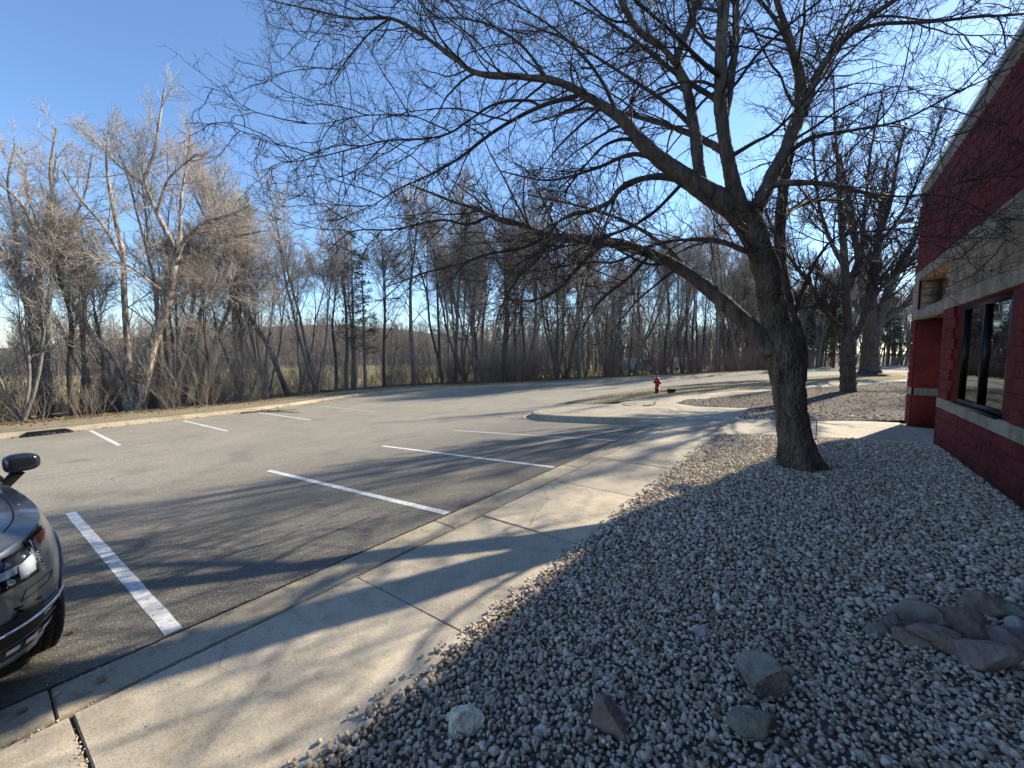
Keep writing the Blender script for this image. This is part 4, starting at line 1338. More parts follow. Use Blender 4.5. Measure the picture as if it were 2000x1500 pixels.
# second and third rows: nothing tells them apart
rw = np.random.default_rng(5)
cnt = 0
for i in range(400):
    s = rw.integers(0, len(FARS))
    x0, y0 = FARS[s]
    if y0 < -18 or y0 > 100: continue
    off = rw.uniform(5.5, 17)
    x, y = x0 + FN[s, 0] * off, y0 + FN[s, 1] * off
    if dist_out([x], [y])[0] < 5: continue
    if x * .8 + y * .6 < -22 and y < -9: continue
    H = rw.uniform(8.5, 12) if y0 < 8 else rw.uniform(12, 17)
    if rw.random() < .62 and y0 < 10: continue
    place_tree(int(rw.integers(0, 6)), x, y, H, rw.uniform(0, 6.28), 'slender bare grey tree deep among the others in the wood behind the lot', 'crowded trees deeper in the wood')
    cnt += 1
    if cnt > 105: break
print('deep trees', cnt)
# right of the big trunk, beyond the drive
for k, (px, dep, pi, H, lab) in enumerate([(1575, 62, 1, 17, 'tall bare tree beyond the drive seen just right of the big trunk'),
                                 (1600, 55, 4, 12, 'dim bare tree left of the dark spruce beyond the drive'),
                                 (1690, 75, 0, 17, 'bare tree far behind the massive flared trunk'),
                                 (1752, 70, 3, 13, 'bare multi-stem tree far off beside the building corner'),
                                 (1785, 60, 2, 12, 'bare forked tree far off close against the building edge')]):
    p = at(px, 715, dep)
    place_tree(pi, p[0], p[1], H, k * 1.3, lab, 'bare trees beyond the drive')

for k, (x, y, H, pi) in enumerate([(6.8, 30, 12.5, 1), (9.5, 38, 13, 3)]):  # unseen trees, added behind the building for the branch shadows they throw
    place_tree(pi, x, y, H, k * 2.1, ('nearer' if k == 0 else 'farther') + ' unseen bare tree added behind the building to cast shadows on the lot', 'unseen bare trees added behind the building')
# conifers
def conifer(name, label, x, y, H, rb, mat, seed, dens=1.0, sparse=False, start=.12):
    r = np.random.default_rng(seed)
    z = float(zground(np.array([x]), np.array([y]))[0])
    t = thing(name, (x, y, z), label, 'tree')
    MB().tube([(0, 0, 0), (0, 0, H * .5), (0, 0, H)], [H * .010 + .03, H * .007, .01], 8).build('trunk', M['bark_grey'] if sparse else M['bark_dark'], t, sm=True)
    n = int(90 * dens)
    hh = r.uniform(start, .98, n) ** .85 * H
    a = r.uniform(0, 6.28, n)
    L = rb * (1 - hh / H) * r.uniform(.7, 1.15, n) + .15
    P0 = np.stack([hh * 0, hh * 0, hh], 1)
    D = np.stack([np.cos(a), np.sin(a), np.full(n, -.12 if not sparse else .15)], 1)
    Pb, Rb = grow(P0, D, L, np.full(n, .022), 6, .06, (0, 0, .03), r, .3)
    mb = MB(); add_tubes(mb, Pb, Rb, 3)
    stuff(mb.build('branches', M['bark_dark'], t, sm=True))
    k = 16 if not sparse else 6
    X, Dd, LL, RR = spawn(Pb, Rb, k, .15 if not sparse else .4, 1, .8, .38, .22, .5, r, .3, rmin=.006)
    Dd[:, 2] -= .25 if not sparse else 0
    nd = MB()
    # needle sprays: little leaf-sized blades round every twig
    m = 9 if not sparse else 7
    T = unit(Dd)
    tt = r.uniform(0, 1, (len(X), m))
    C = X[:, None] + T[:, None] * (LL[:, None] * tt)[..., None]
    Q = unit(r.normal(0, 1, (len(X), m, 3)) + T[:, None] * .8)
    W = unit(np.cross(Q, r.normal(0, 1, (len(X), m, 3))))
    ln = .13; wd = .022
    A = C - W * wd; B = C + W * wd; E = C + Q * ln
    V = np.stack([A, B, E], 2).reshape(-1, 3)
    nd.add(V, np.arange(len(V)).reshape(-1, 3))
    stuff(nd.build('needles', mat, t))
    return t
for k, (px, dep, H, rb, lab) in enumerate([(1628, 50, 9.5, 3.2, 'dark spruce beyond the drive between the big trunk and the mid-sized tree'),
                              (1735, 58, 10, 3.2, 'dark spruce behind the flared trunk, nearer the building'),
                              (1580, 64, 9, 2.8, 'dark spruce half hidden behind the right side of the big trunk')]):
    p = at(px, 710, dep)
    conifer('spruce_tree', lab, p[0], p[1], H, rb, M['needles'], 60 + k, 2.2)
for k, (px, off, H, lab) in enumerate([(692, 3.4, 11.5, 'thin conifer with sparse yellow-green needles, the left one of the pair in the wood edge'),
                             (712, 3.0, 10, 'thin conifer with sparse yellow-green needles, the right one of the pair in the wood edge'),
                             (1212, 6, 8, 'small dull green conifer in the thicket left of the hydrant')]):
    r = ray(px, 700); r = r / np.hypot(r[0], r[1]); ts = np.linspace(12, 90, 400)
    t = ts[np.where((dist_out(r[0] * ts, r[1] * ts) > off) & (ts > 15))[0][0]]
    conifer('thin_conifer', lab, r[0] * t, r[1] * t, H, 1.5, M['needles_thin'], 70 + k, 1.0, True, .2)

# brush under the trees: thousands of thin stems, one mass each
def brush(name, n, s0, s1, o0, o1, h0, h1, mat, seed, lab, kt=5, rad=.006, lean=.35):
    r = np.random.default_rng(seed)
    idx = np.where((FARS[:, 1] > s0) & (FARS[:, 1] < s1))[0]
    k = r.choice(idx, n)
    # clumps
    nc = max(1, n // 14)
    cs = r.choice(idx, nc); co = r.uniform(o0, o1, nc)
    w = r.integers(0, nc, n)
    C = FARS[cs[w]] + FN[cs[w]] * co[w][:, None] + r.normal(0, .28, (n, 2))
    ok = (dist_out(C[:, 0], C[:, 1]) > 1.5) & (np.hypot(C[:, 0] + 25.5, C[:, 1] - 3.4) > 2.0)
    C = C[ok]; n = len(C)
    z = zground(C[:, 0], C[:, 1]) - .03
    P0 = np.column_stack([C, z])
    D = np.column_stack([r.normal(0, lean, (n, 2)), np.ones(n)])
    L = r.uniform(h0, h1, n)
    P, Rr = grow(P0, D, L, r.uniform(.7, 1.4, n) * rad, 7, .10, (0, 0, -.01), r, .35)
    mb = MB(); add_tubes(mb, P, Rr, 3)
    X, D, L, RR = spawn(P, Rr, kt, .2, 1, .6, h1 * .30, h1 * .15, .65, r, .3, rmin=rad * .5)
    P2, R2 = grow(X, D, L, RR, 4, .14, (0, 0, .02), r, .5)
    add_tubes(mb, P2, R2, 3)
    o = mb.build(name, mat, sm=True)
    stuff(o, lab, 'brush')
brush('saplings', 3300, -16, 30, 3.2, 15, 2.2, 5.2, M['twig_dim'], 35, 'tangle of thin grey-brown saplings between the trunks of the wood', 11, .009, .32)
brush('undergrowth', 4200, -16, 24, 2.2, 13, .8, 2.4, M['dry_stem'], 31, 'grey-brown leafless undergrowth below the trees beyond the far kerb', 6)
brush('thicket', 4300, 20, 62, 1.6, 8, 1.3, 3.4, M['red_stem'], 32, 'dense reddish leafless thicket behind the curving road', 5, .008, .28)
brush('far_brush', 1500, 55, 110, 1.2, 8, 1.5, 3.5, M['dry_stem'], 33, 'brown brush along the far end of the road beyond the spruces', 4, .013)

# ------------------------------------------------------------------ loose stone
def ico(sub):
    bm = bmesh.new()
    bmesh.ops.create_icosphere(bm, subdivisions=sub, radius=1)
    V = np.array([v.co[:] for v in bm.verts]); F = np.array([[v.index for v in f.verts] for f in bm.faces])
    bm.free()
    return V, F
ICO1, ICO2, ICO3 = ico(1), ico(2), ico(3)

def stone_shape(base, seed, cuts=10, depth=(.40, .78)):
    """rounded broken stone: a ball cut by random planes"""
    r = np.random.default_rng(seed)
    V = base[0].copy() * np.array([1, r.uniform(.7, .95), r.uniform(.5, .75)])
    for _ in range(cuts):
        n = unit(r.normal(0, 1, 3)); d = r.uniform(*depth) * np.abs(V @ n).max()
        s = V @ n - d
        V = V - np.outer(np.maximum(s, 0), n)
    return V, base[1]
SH2 = [stone_shape(ICO2, 200 + k) for k in range(14)]
SH1 = [stone_shape(ICO1, 230 + k, 4, (.6, .9)) for k in range(12)]

def rand_rot(n, r, tilt=.6):
    a = r.uniform(0, 2 * np.pi, n); b = r.normal(0, tilt, n); c = r.normal(0, tilt, n)
    ca, sa, cb, sb, cc, sc = np.cos(a), np.sin(a), np.cos(b), np.sin(b), np.cos(c), np.sin(c)
    Rz = np.zeros((n, 3, 3)); Rz[:, 0, 0] = ca; Rz[:, 0, 1] = -sa; Rz[:, 1, 0] = sa; Rz[:, 1, 1] = ca; Rz[:, 2, 2] = 1
    Rx = np.zeros((n, 3, 3)); Rx[:, 0, 0] = 1; Rx[:, 1, 1] = cb; Rx[:, 1, 2] = -sb; Rx[:, 2, 1] = sb; Rx[:, 2, 2] = cb
    Ry = np.zeros((n, 3, 3)); Ry[:, 1, 1] = 1; Ry[:, 0, 0] = cc; Ry[:, 0, 2] = sc; Ry[:, 2, 0] = -sc; Ry[:, 2, 2] = cc
    return Rz @ Rx @ Ry

def scatter(mb, P, S, shapes, r, tilt=.6):
    k = r.integers(0, len(shapes), len(P))
    RM = rand_rot(len(P), r, tilt)
    for i, (V, F) in enumerate(shapes):
        m = np.where(k == i)[0]
        if not len(m): continue
        W = np.einsum('nij,vj->nvi', RM[m], V) * S[m][:, None, None] + P[m][:, None]
        FF = F[None] + (np.arange(len(m)) * len(V))[:, None, None]
        mb.add(W.reshape(-1, 3), FF.reshape(-1, 3))

ROCKS = []   # filled below: (x, y, clear radius)
rockdefs = [  # px, py (ground contact), size m (x,y,z), rot, colour key, label
 (910, 1412, (.105, .09, .05), .3, 'pale', 'pale cream rock lying alone in the gravel at the bottom, nearest the sidewalk'),
 (1183, 1410, (.13, .075, .07), -.6, 'rust', 'reddish brown pitted rock in the gravel right of the pale cream rock'),
 (1480, 1335, (.10, .16, .10), .5, 'grey', 'tall blocky grey-brown rock standing in the gravel'),
 (1462, 1418, (.17, .08, .055), -.35, 'slate', 'flat olive-grey slab of rock lying just below the tall blocky rock'),
 (1370, 1232, (.075, .05, .035), .2, 'pale2', 'small light grey rock lying above and left of the tall blocky rock'),
 (1815, 1212, (.19, .11, .08), -.35, 'grey', 'large pale-edged grey rock at the upper left of the rock pile'),
 (1895, 1232, (.17, .11, .09), -.3, 'rust', 'big reddish rock in the middle of the rock pile'),
 (1950, 1248, (.13, .17, .07), .5, 'pink', 'long pinkish rock on the right side of the rock pile'),
 (1838, 1258, (.18, .085, .06), -.3, 'rust2', 'pointed brown rock at the lower middle of the rock pile'),
 (1912, 1285, (.20, .12, .08), -.3, 'pink', 'largest flat-topped rock at the front of the rock pile'),
 (1772, 1252, (.10, .065, .05), -.5, 'rust2', 'small brown wedge rock at the lower left of the rock pile'),
 (1712, 1232, (.075, .055, .035), .2, 'grey', 'small grey rock at the far left tip of the rock pile'),
 (1752, 1226, (.10, .07, .055), .4, 'dark', 'dark brown rock between the left tip and the large grey rock of the pile'),
 (1930, 1192, (.15, .09, .07), -.5, 'rust2', 'brown streaked rock at the back of the rock pile'),
 (1992, 1205, (.14, .09, .06), .1, 'slate', 'grey rock at the back right of the rock pile'),
 (1982, 1222, (.07, .05, .04), .8, 'pale2', 'small light rock tucked at the right of the rock pile'),
 (1800, 1238, (.15, .055, .05), -.25, 'dark', 'thin dark rock wedged below the large pale-edged grey rock'),
 (1868, 1222, (.12, .09, .06), .3, 'slate', 'flat grey rock behind the big reddish rock of the pile'),
]
rcol = {'pale': (.72, .66, .49), 'rust': (.23, .155, .125), 'grey': (.25, .215, .175), 'slate': (.23, .21, .165), 'pale2': (.42, .40, .37), 'pink': (.27, .205, .175), 'rust2': (.25, .185, .14), 'dark': (.17, .145, .12)}
for k, c in rcol.items():
    M['rock_' + k] = simple('rock_' + k, c, .85, scale=9, var=.35, bd=.02, bs=22)
rp = []
for (px, py, sz, rot, c, lab) in rockdefs:
    p = None
    rr = ray(px, py); t = .5
    while t < 30:
        if CAMH + rr[2] * t < float(zgr(rr[0] * t, rr[1] * t)) + .03: break
        t *= 1.002
    rp.append((rr[0] * t, rr[1] * t))
for k, ((px, py, sz, rot, c, lab), (x, y)) in enumerate(zip(rockdefs, rp)):
    r = np.random.default_rng(300 + k)
    V, F = ico(4)
    V = V * np.array([1, 1, 1])
    for _ in range(10):
        n = unit(r.normal(0, 1, 3)); d = r.uniform(.48, .78)
        s = V @ n - d; V = V - np.outer(np.maximum(s, 0), n)
    V = V * np.array(sz) * np.array([1.08, 1.05, 1.55])
    for i in range(len(V)):
        q = Vector(V[i] * 9) + Vector((k * 3.1, 0, 0))
        V[i] *= 1 + .10 * noise.noise(q) + .09 * noise.noise(q * 3) + .05 * noise.noise(q * 7)
    me = mesh_np('rock', V, [F], False)
    o = link('rock', me, M['rock_' + c], None, (x, y, float(zgr(x, y)) + sz[2] * .62), (r.uniform(-.15, .15), r.uniform(-.15, .15), rot + YAW))
    tag(o, lab, 'rock', 'rocks set in the gravel' if k < 5 else 'rock pile by the wall')
    sz = sz
    ROCKS.append((x, y, max(sz[0], sz[1]) * .6))
# edge of dark weed cloth showing beside the pile
pc = hit(1985, 1283, .1)
cl = MB().grid([[(pc[0] - .10, pc[1] - .14, .155), (pc[0] + .22, pc[1] - .12, .165)], [(pc[0] - .06, pc[1] + .06, .17), (pc[0] + .22, pc[1] + .1, .165)]])
M['cloth'] = simple('weed_cloth', (.022, .026, .04), .6, scale=40, var=.4, bd=.004, bs=60)
tag(cl.build('weed_cloth', M['cloth']), 'dark blue-black scrap of weed cloth showing beside the front of the rock pile', 'fabric')

def bed_edge(y):
    return -1.87
rg = np.random.default_rng(17)
def jgrid(x0, x1, y0, y1, s, r):
    nx, ny = int((x1 - x0) / s), int((y1 - y0) / s)
    X, Y = np.meshgrid(x0 + (np.arange(nx) + .5) * s, y0 + (np.arange(ny) + .5) * s)
    X = X + r.uniform(-.42, .42, X.shape) * s; Y = Y + r.uniform(-.42, .42, Y.shape) * s
    return np.column_stack([X.ravel(), Y.ravel()])
def in_bed(Q):
    x, y = Q[:, 0], Q[:, 1]
    front = np.where(x < -.78, 10.85 + (x + 1.87) * .64, 11.54 + (x + .78) * .31)
    k = (x < 2.03) & (y < front - .02)
    spill = rg.normal(-.0, .022, len(Q))
    return k & (x > -1.86 + spill)
def visible_side(Q, m=60):
    cy, sy = math.cos(YAW), math.sin(YAW)
    a = Q[:, 0] * cy + Q[:, 1] * sy; b = -Q[:, 0] * sy + Q[:, 1] * cy
    return (b > .35) & (np.abs(a) < b * 1.55 + .3)
near = jgrid(-1.95, 2.1, .3, 3.7, .0295, rg)
near = near[in_bed(near) & visible_side(near)]
far1 = jgrid(-1.95, 2.1, 3.7, 12.6, .0375, rg)
far1 = far1[in_bed(far1)]
def rock_clear(Q):
    k = np.ones(len(Q), bool)
    for x, y, r in ROCKS:
        k &= np.hypot(Q[:, 0] - x, Q[:, 1] - y) > r * .75
    k &= np.hypot(Q[:, 0] + .02, Q[:, 1] - 7.9) > .2
    return k
near, far1 = near[rock_clear(near)], far1[rock_clear(far1)]
def sizes(n, r, m=.026):
    return np.clip(r.lognormal(math.log(m), .34, n), m * .45, m * 2.3)
sn = sizes(len(near), rg, .0195); sf = sizes(len(far1), rg, .0220)
zn = zgr(near[:, 0], near[:, 1]) + rg.uniform(-.004, .014, len(near)) 
zf_ = zgr(far1[:, 0], far1[:, 1]) + rg.uniform(-.004, .016, len(far1))
# the stones that show largest are pieces of their own
cyw, syw = math.cos(YAW), math.sin(YAW)
dep = -near[:, 0] * syw + near[:, 1] * cyw
order = np.argsort(-(sn / np.maximum(dep, .8)))
onscreen = dep * 0 < 1
pxx = 1000 + FPX * (near[:, 0] * cyw + near[:, 1] * syw) / np.maximum(dep, .1)
pyy = 750 + FPX * (CAMH - .12) / np.maximum(dep, .1) - 60
vis = (pxx > 620) & (pxx < 1995) & (pyy < 1560)
pick = [i for i in order if vis[i]][:285]
pm = np.zeros(len(near), bool); pm[pick] = True
shp = []
for k, (V, F) in enumerate(SH2):
    me = mesh_np('stone', V, [F], False); me.materials.append(M['gravel']); shp.append(me)
for i in pick:
    o = link('stone', random.choice(shp), None, gbed, (near[i, 0], near[i, 1], zn[i]), (random.gauss(0, .5), random.gauss(0, .5), random.uniform(0, 6.28)))
    o.scale = (sn[i],) * 3
g1 = MB()
q = ~pm
scatter(g1, np.column_stack([near[q], zn[q]]), sn[q], SH2, rg)
extra = rg.choice(np.where(q)[0], len(near) // 3)
scatter(g1, np.column_stack([near[extra] + rg.normal(0, .02, (len(extra), 2)), zn[extra] + .018]), sn[extra] * .8, SH2, rg)
go = g1.build('gravel', M['gravel'], sm=False)
stuff(go, 'grey and cream river gravel filling the near bed beside the wall', 'gravel')
g2 = MB()
scatter(g2, np.column_stack([far1, zf_]), sf, SH1, rg)
stuff(g2.build('far_gravel', M['gravel'], sm=False), 'smaller-looking river gravel of the same bed around the leaning tree', 'gravel')
# gravel mixed with litter beyond the entrance path
def inpoly(Q, poly):
    x, y = Q[:, 0], Q[:, 1]; c = np.zeros(len(Q), bool); n = len(poly); j = n - 1
    for i in range(n):
        xi, yi = poly[i]; xj, yj = poly[j]
        m = ((yi > y) != (yj > y)) & (x < (xj - xi) * (y - yi) / (yj - yi + 1e-12) + xi)
        c ^= m; j = i
    return c
b3 = jgrid(-4.3, 5, 14.1, 20, .085, rg)
b3 = b3[inpoly(b3, soil)]
b3 = b3[rg.random(len(b3)) < np.clip(.9 - (b3[:, 1] - 14.5) / 3.0, .03, 1)]
z3 = np.array([soil_z(a, b) for a, b in b3]) + .008
g3 = MB(); scatter(g3, np.column_stack([b3, z3]), sizes(len(b3), rg, .036), SH1, rg)
stuff(g3.build('bed_gravel', M['gravel'], sm=True), 'gravel thinning out into leaf litter beyond the entrance path', 'gravel')

# loose stones and crumbs on the concrete
for (px, py, s, lab) in [(197, 1330, .028, 'tan stone lying on the kerb strip below the nearest parking line'),
                         (112, 1360, .020, 'small stone on the pavement edge left of the tan stone'),
                         (44, 1392, .024, 'cream stone at the bottom left pavement corner by the wide joint'),
                         (178, 1350, .012, 'tiny white chip beside the tan stone'),
                         (597, 1498, .03, 'dark stone at the bottom edge on the sidewalk near the gravel')]:
    p = hit(px, py, .01)
    o = link('loose_stone', random.choice(shp), None, None, (p[0], p[1], .012 + s * .35)); o.scale = (s * 1.5, s, s); o.rotation_euler = (0, 0, random.uniform(0, 6))
    tag(o, lab, 'stone', 'loose stones on the pavement')
gc = MB()
n = 260
Q = np.column_stack([rg.uniform(-3.5, -1.9, n), rg.uniform(-1, 14, n)])
scatter(gc, np.column_stack([Q, np.full(n, .010)]), rg.uniform(.002, .007, n), SH1, rg)
Q = np.column_stack([rg.choice([-3.22, -3.57], 900) + rg.normal(0, .02, 900), rg.uniform(-2, 11, 900)])
scatter(gc, np.column_stack([Q, np.full(900, .001)]), rg.uniform(.003, .009, 900), SH1, rg)
for jy in joints[5:]:
    Q = np.column_stack([rg.uniform(-3.1, -1.9, 60), jy + rg.normal(0, .010, 60)])
    scatter(gc, np.column_stack([Q, np.full(60, -.002)]), rg.uniform(.003, .010, 60), SH1, rg)
Q = np.column_stack([-1.90 + rg.normal(0, .03, 420) - np.abs(rg.normal(0, .02, 420)), rg.uniform(.3, 10.8, 420)])
scatter(gc, np.column_stack([Q, np.full(420, .014)]), rg.uniform(.008, .022, 420), SH1, rg)
stuff(gc.build('grit', M['gravel'], sm=True), 'grit and gravel crumbs scattered along the joints and kerb', 'grit')

# ------------------------------------------------------------------ litter and grass
def leaf_mass(name, P, s, mat, r, lab, cat, lift=.006, curl=.6):
    n = len(P)
    RM = rand_rot(n, r, curl * .5)
    base = np.array([(-1, 0, 0), (-.2, -.55, .12), (.75, -.35, .0), (1.1, 0, .15), (.75, .38, .05), (-.2, .5, .16)])
    F = np.array([(0, 1, 2, 3), (0, 3, 4, 5)])
    W = np.einsum('nij,vj->nvi', RM, base) * s[:, None, None] + P[:, None]
    W[..., 2] += lift
    FF = F[None] + (np.arange(n) * 6)[:, None, None]
    return stuff(MB().add(W.reshape(-1, 3), FF.reshape(-1, 4)).build(name, mat), lab, cat)
rl = np.random.default_rng(77)
Q = jgrid(-4.3, 9, 14.2, 41, .10, rl); Q = Q[inpoly(Q, soil)]; Q = Q[(rl.random(len(Q)) < .6)]
leaf_mass('leaf_litter', np.column_stack([Q, [soil_z(a, b) for a, b in Q]]), rl.uniform(.02, .055, len(Q)), M['dark_leaves'], rl, 'dry brown leaves strewn over the bed round the mid-sized tree', 'leaves')
Q = jgrid(-9.2, 6, 15.3, 52, .13, rl); Q = Q[inpoly(Q, bed_poly)]; Q = Q[(rl.random(len(Q)) < .7)]
leaf_mass('strip_litter', np.column_stack([Q, [isl_z(a, b) + .012 for a, b in Q]]), rl.uniform(.02, .055, len(Q)), M['pale_leaves'], rl, 'dry leaves over the strip round the hydrant', 'leaves')
n = 2200
Q = np.column_stack([rl.uniform(-1.8, 2, n), rl.uniform(.8, 11, n)]); Q = Q[in_bed(Q)]; n = len(Q)
leaf_mass('gravel_leaves', np.column_stack([Q, zgr(Q[:, 0], Q[:, 1]) + .022]), rl.uniform(.010, .026, n), M['leaves'], rl, 'scattered dead leaf bits caught between the gravel stones', 'leaves', curl=1.2)
# wood floor litter
idx = rl.choice(np.where((FARS[:, 1] > -16) & (FARS[:, 1] < 60))[0], 26000)
Q = FARS[idx] + FN[idx] * (1.2 + rl.exponential(3.2, 26000))[:, None] + rl.normal(0, .4, (26000, 2))
Q = Q[dist_out(Q[:, 0], Q[:, 1]) > .9]
leaf_mass('wood_litter', np.column_stack([Q, zground(Q[:, 0], Q[:, 1])]), rl.uniform(.04, .10, len(Q)), M['leaves'], rl, 'dead leaves covering the floor of the wood', 'leaves', lift=.03, curl=1)
# leaves blown against the far kerb and onto the lot
idx = rl.choice(np.where((FARS[:, 1] > -10) & (FARS[:, 1] < 50))[0], 1500)
Q = FARS[idx] - FN[idx] * np.abs(rl.normal(.12, .22, 1500))[:, None] + rl.normal(0, .1, (1500, 2))
leaf_mass('kerb_litter', np.column_stack([Q, zg(Q[:, 0], Q[:, 1])]), rl.uniform(.015, .045, len(Q)), M['leaves'], rl, 'leaves blown along the far kerb', 'leaves', lift=.02, curl=.8)
Q = np.column_stack([rl.uniform(-19, -3.7, 160), rl.uniform(0, 22, 160)])
leaf_mass('lot_litter', np.column_stack([Q, zg(Q[:, 0], Q[:, 1])]), rl.uniform(.012, .03, len(Q)), M['leaves'], rl, 'a few stray leaves on the parking lot', 'leaves', lift=.008, curl=.5)

def blades(name, P, h, mat, r, lab):
    n = len(P)
    a = r.uniform(0, 6.28, n); ln = r.normal(0, .5, (n, 2))
    W = np.stack([np.cos(a), np.sin(a), a * 0], 1) * .006
    T = np.column_stack([ln[:, 0] * h, ln[:, 1] * h, h])
    V = np.stack([P - W, P + W, P + T], 1)
    return stuff(MB().add(V.reshape(-1, 3), np.arange(3 * n).reshape(-1, 3)).build(name, mat), lab, 'grass')
idx = rl.choice(np.where((FARS[:, 1] > -12) & (FARS[:, 1] < 56))[0], 42000)
off = rl.uniform(.45, 3.0, 42000) 
Q = FARS[idx] + FN[idx] * off[:, None] + rl.normal(0, .3, (42000, 2))
dd = dist_out(Q[:, 0], Q[:, 1]); Q = Q[(dd > .48)]; dd = dd[dd > .48]
blades('grass', np.column_stack([Q, zg(Q[:, 0], Q[:, 1]) + .15]), rl.uniform(.03, .09, len(Q)), M['grass'], rl, 'short straw-coloured winter grass on the verge behind the far kerb')
Q = jgrid(-9.2, 6, 15.3, 45, .08, rl); Q = Q[inpoly(Q, bed_poly)]
blades('strip_grass', np.column_stack([Q, [isl_z(a, b) + .01 for a, b in Q]]), rl.uniform(.03, .07, len(Q)), M['grass'], rl, 'pale winter grass of the strip round the hydrant')
n = 26000
idx = rl.choice(np.where((FARS[:, 1] > -5) & (FARS[:, 1] < 45))[0], n)
Q = FARS[idx] + FN[idx] * (rl.uniform(9, 26, n))[:, None] + rl.normal(0, 1, (n, 2))
Q = Q[dist_out(Q[:, 0], Q[:, 1]) > 8]
blades('reeds', np.column_stack([Q, zground(Q[:, 0], Q[:, 1])]), rl.uniform(.3, .95, len(Q)), M['grass'], rl, 'tall tan dead grass in the open ground behind the wood edge')['category'] = 'tall grass'

# small dead twigs lying on the gravel
n = 150
Q = np.column_stack([rl.uniform(-1.7, 1.9, n), rl.uniform(1.0, 10.5, n)]); Q = Q[in_bed(Q)]; n = len(Q)
az = rl.uniform(0, 6.28, n)
Pt, Rt = grow(np.column_stack([Q, zgr(Q[:, 0], Q[:, 1]) + .034]), np.column_stack([np.cos(az), np.sin(az), az * 0]), rl.uniform(.06, .30, n), rl.uniform(.0015, .0035, n), 5, .16, (0, 0, 0), rl, .5)
Pt[..., 2] = Pt[:, :1, 2] + (Pt[..., 2] - Pt[:, :1, 2]) * .15
mbt = MB(); add_tubes(mbt, Pt, Rt, 4)
stuff(mbt.build('gravel_twigs', M['twig_dim'], sm=True), 'dead twigs strewn over the gravel bed', 'twigs')

# fallen sticks
def stick(px, py, L, az, rad, lab, zoff=.02, curve=.12, mat='bark_grey', sub=3):
    p = hit(px, py, 0)
    x, y = p[0], p[1]
    d = dist_out([x], [y])[0]
    z = (float(zground(np.array([x]), np.array([y]))[0]) if d > .5 else float(zg(x, y))) + zoff + rad
    if -9 < x < -2 and 11 < y < 20: z = isl_z(x, y) + rad + .01
    r = np.random.default_rng(int(px * 7 + py))
    n = 12; P = np.zeros((n, 3)); dd = np.array([math.cos(az), math.sin(az), 0.0])
    P[0] = (0, 0, 0)
    for k in range(1, n):
        dd = unit(dd + np.array([r.normal(0, curve), r.normal(0, curve), r.normal(0, .04)])); dd[2] *= .5
        P[k] = P[k - 1] + dd * L / (n - 1)
    P[:, 2] = np.abs(P[:, 2])
    mb = MB(); mb.tube(P, np.linspace(rad, rad * .35, n), 7)
    for s in range(sub):
        i = r.integers(2, n - 2); e = unit(dd + r.normal(0, .8, 3)); e[2] = abs(e[2]) * .5
        Ls = L * r.uniform(.15, .35)
        mb.tube([P[i], P[i] + e * Ls * .5, P[i] + e * Ls + np.array([0, 0, .01])], [rad * .55, rad * .4, rad * .2], 5)
    o = mb.build('fallen_branch', M[mat], sm=True); o.location = (x, y, z)
    return tag(o, lab, 'branch', 'fallen branches')
stick(470, 808, 2.3, 1.0, .035, 'crooked fallen branch across the kerb between two far parking lines', .0)
stick(520, 806, 1.9, .7, .028, 'thin fallen branch hanging off the kerb onto the lot', .03)
stick(622, 770, 2.2, .5, .05, 'bleached fallen branch on the verge behind the fourth far line', .1)
stick(650, 772, 1.5, 1.4, .03, 'shorter fallen branch beside the bleached one on the verge', .1)
stick(60, 822, 2.6, 2.0, .05, 'fallen limb in the brush at the far left', .1)
stick(1255, 803, 1.1, .1, .018, 'thin twiggy branch lying on the island concrete', .0, .3, 'bark_dark', 5)
stick(1215, 801, .8, .5, .014, 'short twig left of the twiggy branch on the island concrete', .0, .35, 'bark_dark', 4)
pl = hit(185, 783); pl2 = hit(335, 775)
lg = MB().tube([(-30.0, 4.2, -1.35), (-30.4, 6.0, -1.30), (-31.3, 8.2, -1.28)], [.24, .22, .17], 12)
tag(lg.build('fallen_log', M['bark_grey'], sm=True), 'old log lying on the ground behind the three-stemmed pale tree', 'log')

# ------------------------------------------------------------------ storm drain in the far kerb
dr = thing('storm_drain', (-20.93, 1.35, float(zg(-20.9, 1.3))), 'dark storm drain slot in the sandy far kerb at the left edge', 'drain')
M['void'] = simple('drain_void', (.008, .008, .008), .9)
b_ = MB()
ys = np.linspace(-.62, .62, 15)
prof = .115 * np.clip(np.cos(ys / .62 * math.pi / 2) * 2.4, .03, 1)
G = np.array([[(.045, yy, .0) for yy in ys], [(.045, yy, p) for yy, p in zip(ys, prof)]])
b_.grid(G)
G2 = np.array([[(.045, yy, p) for yy, p in zip(ys, prof)], [(-.05, yy, p + .004) for yy, p in zip(ys, prof)]])
b_.grid(G2)
b_.build('opening', M['void'], dr)
b_ = MB(); b_.box(.05, .46, -.6, .6, .004, .02)
for k in range(9):
    b_.box(.07, .44, -.56 + k * .13, -.50 + k * .13, .02, .03)
b_.build('grate', M['black'], dr)

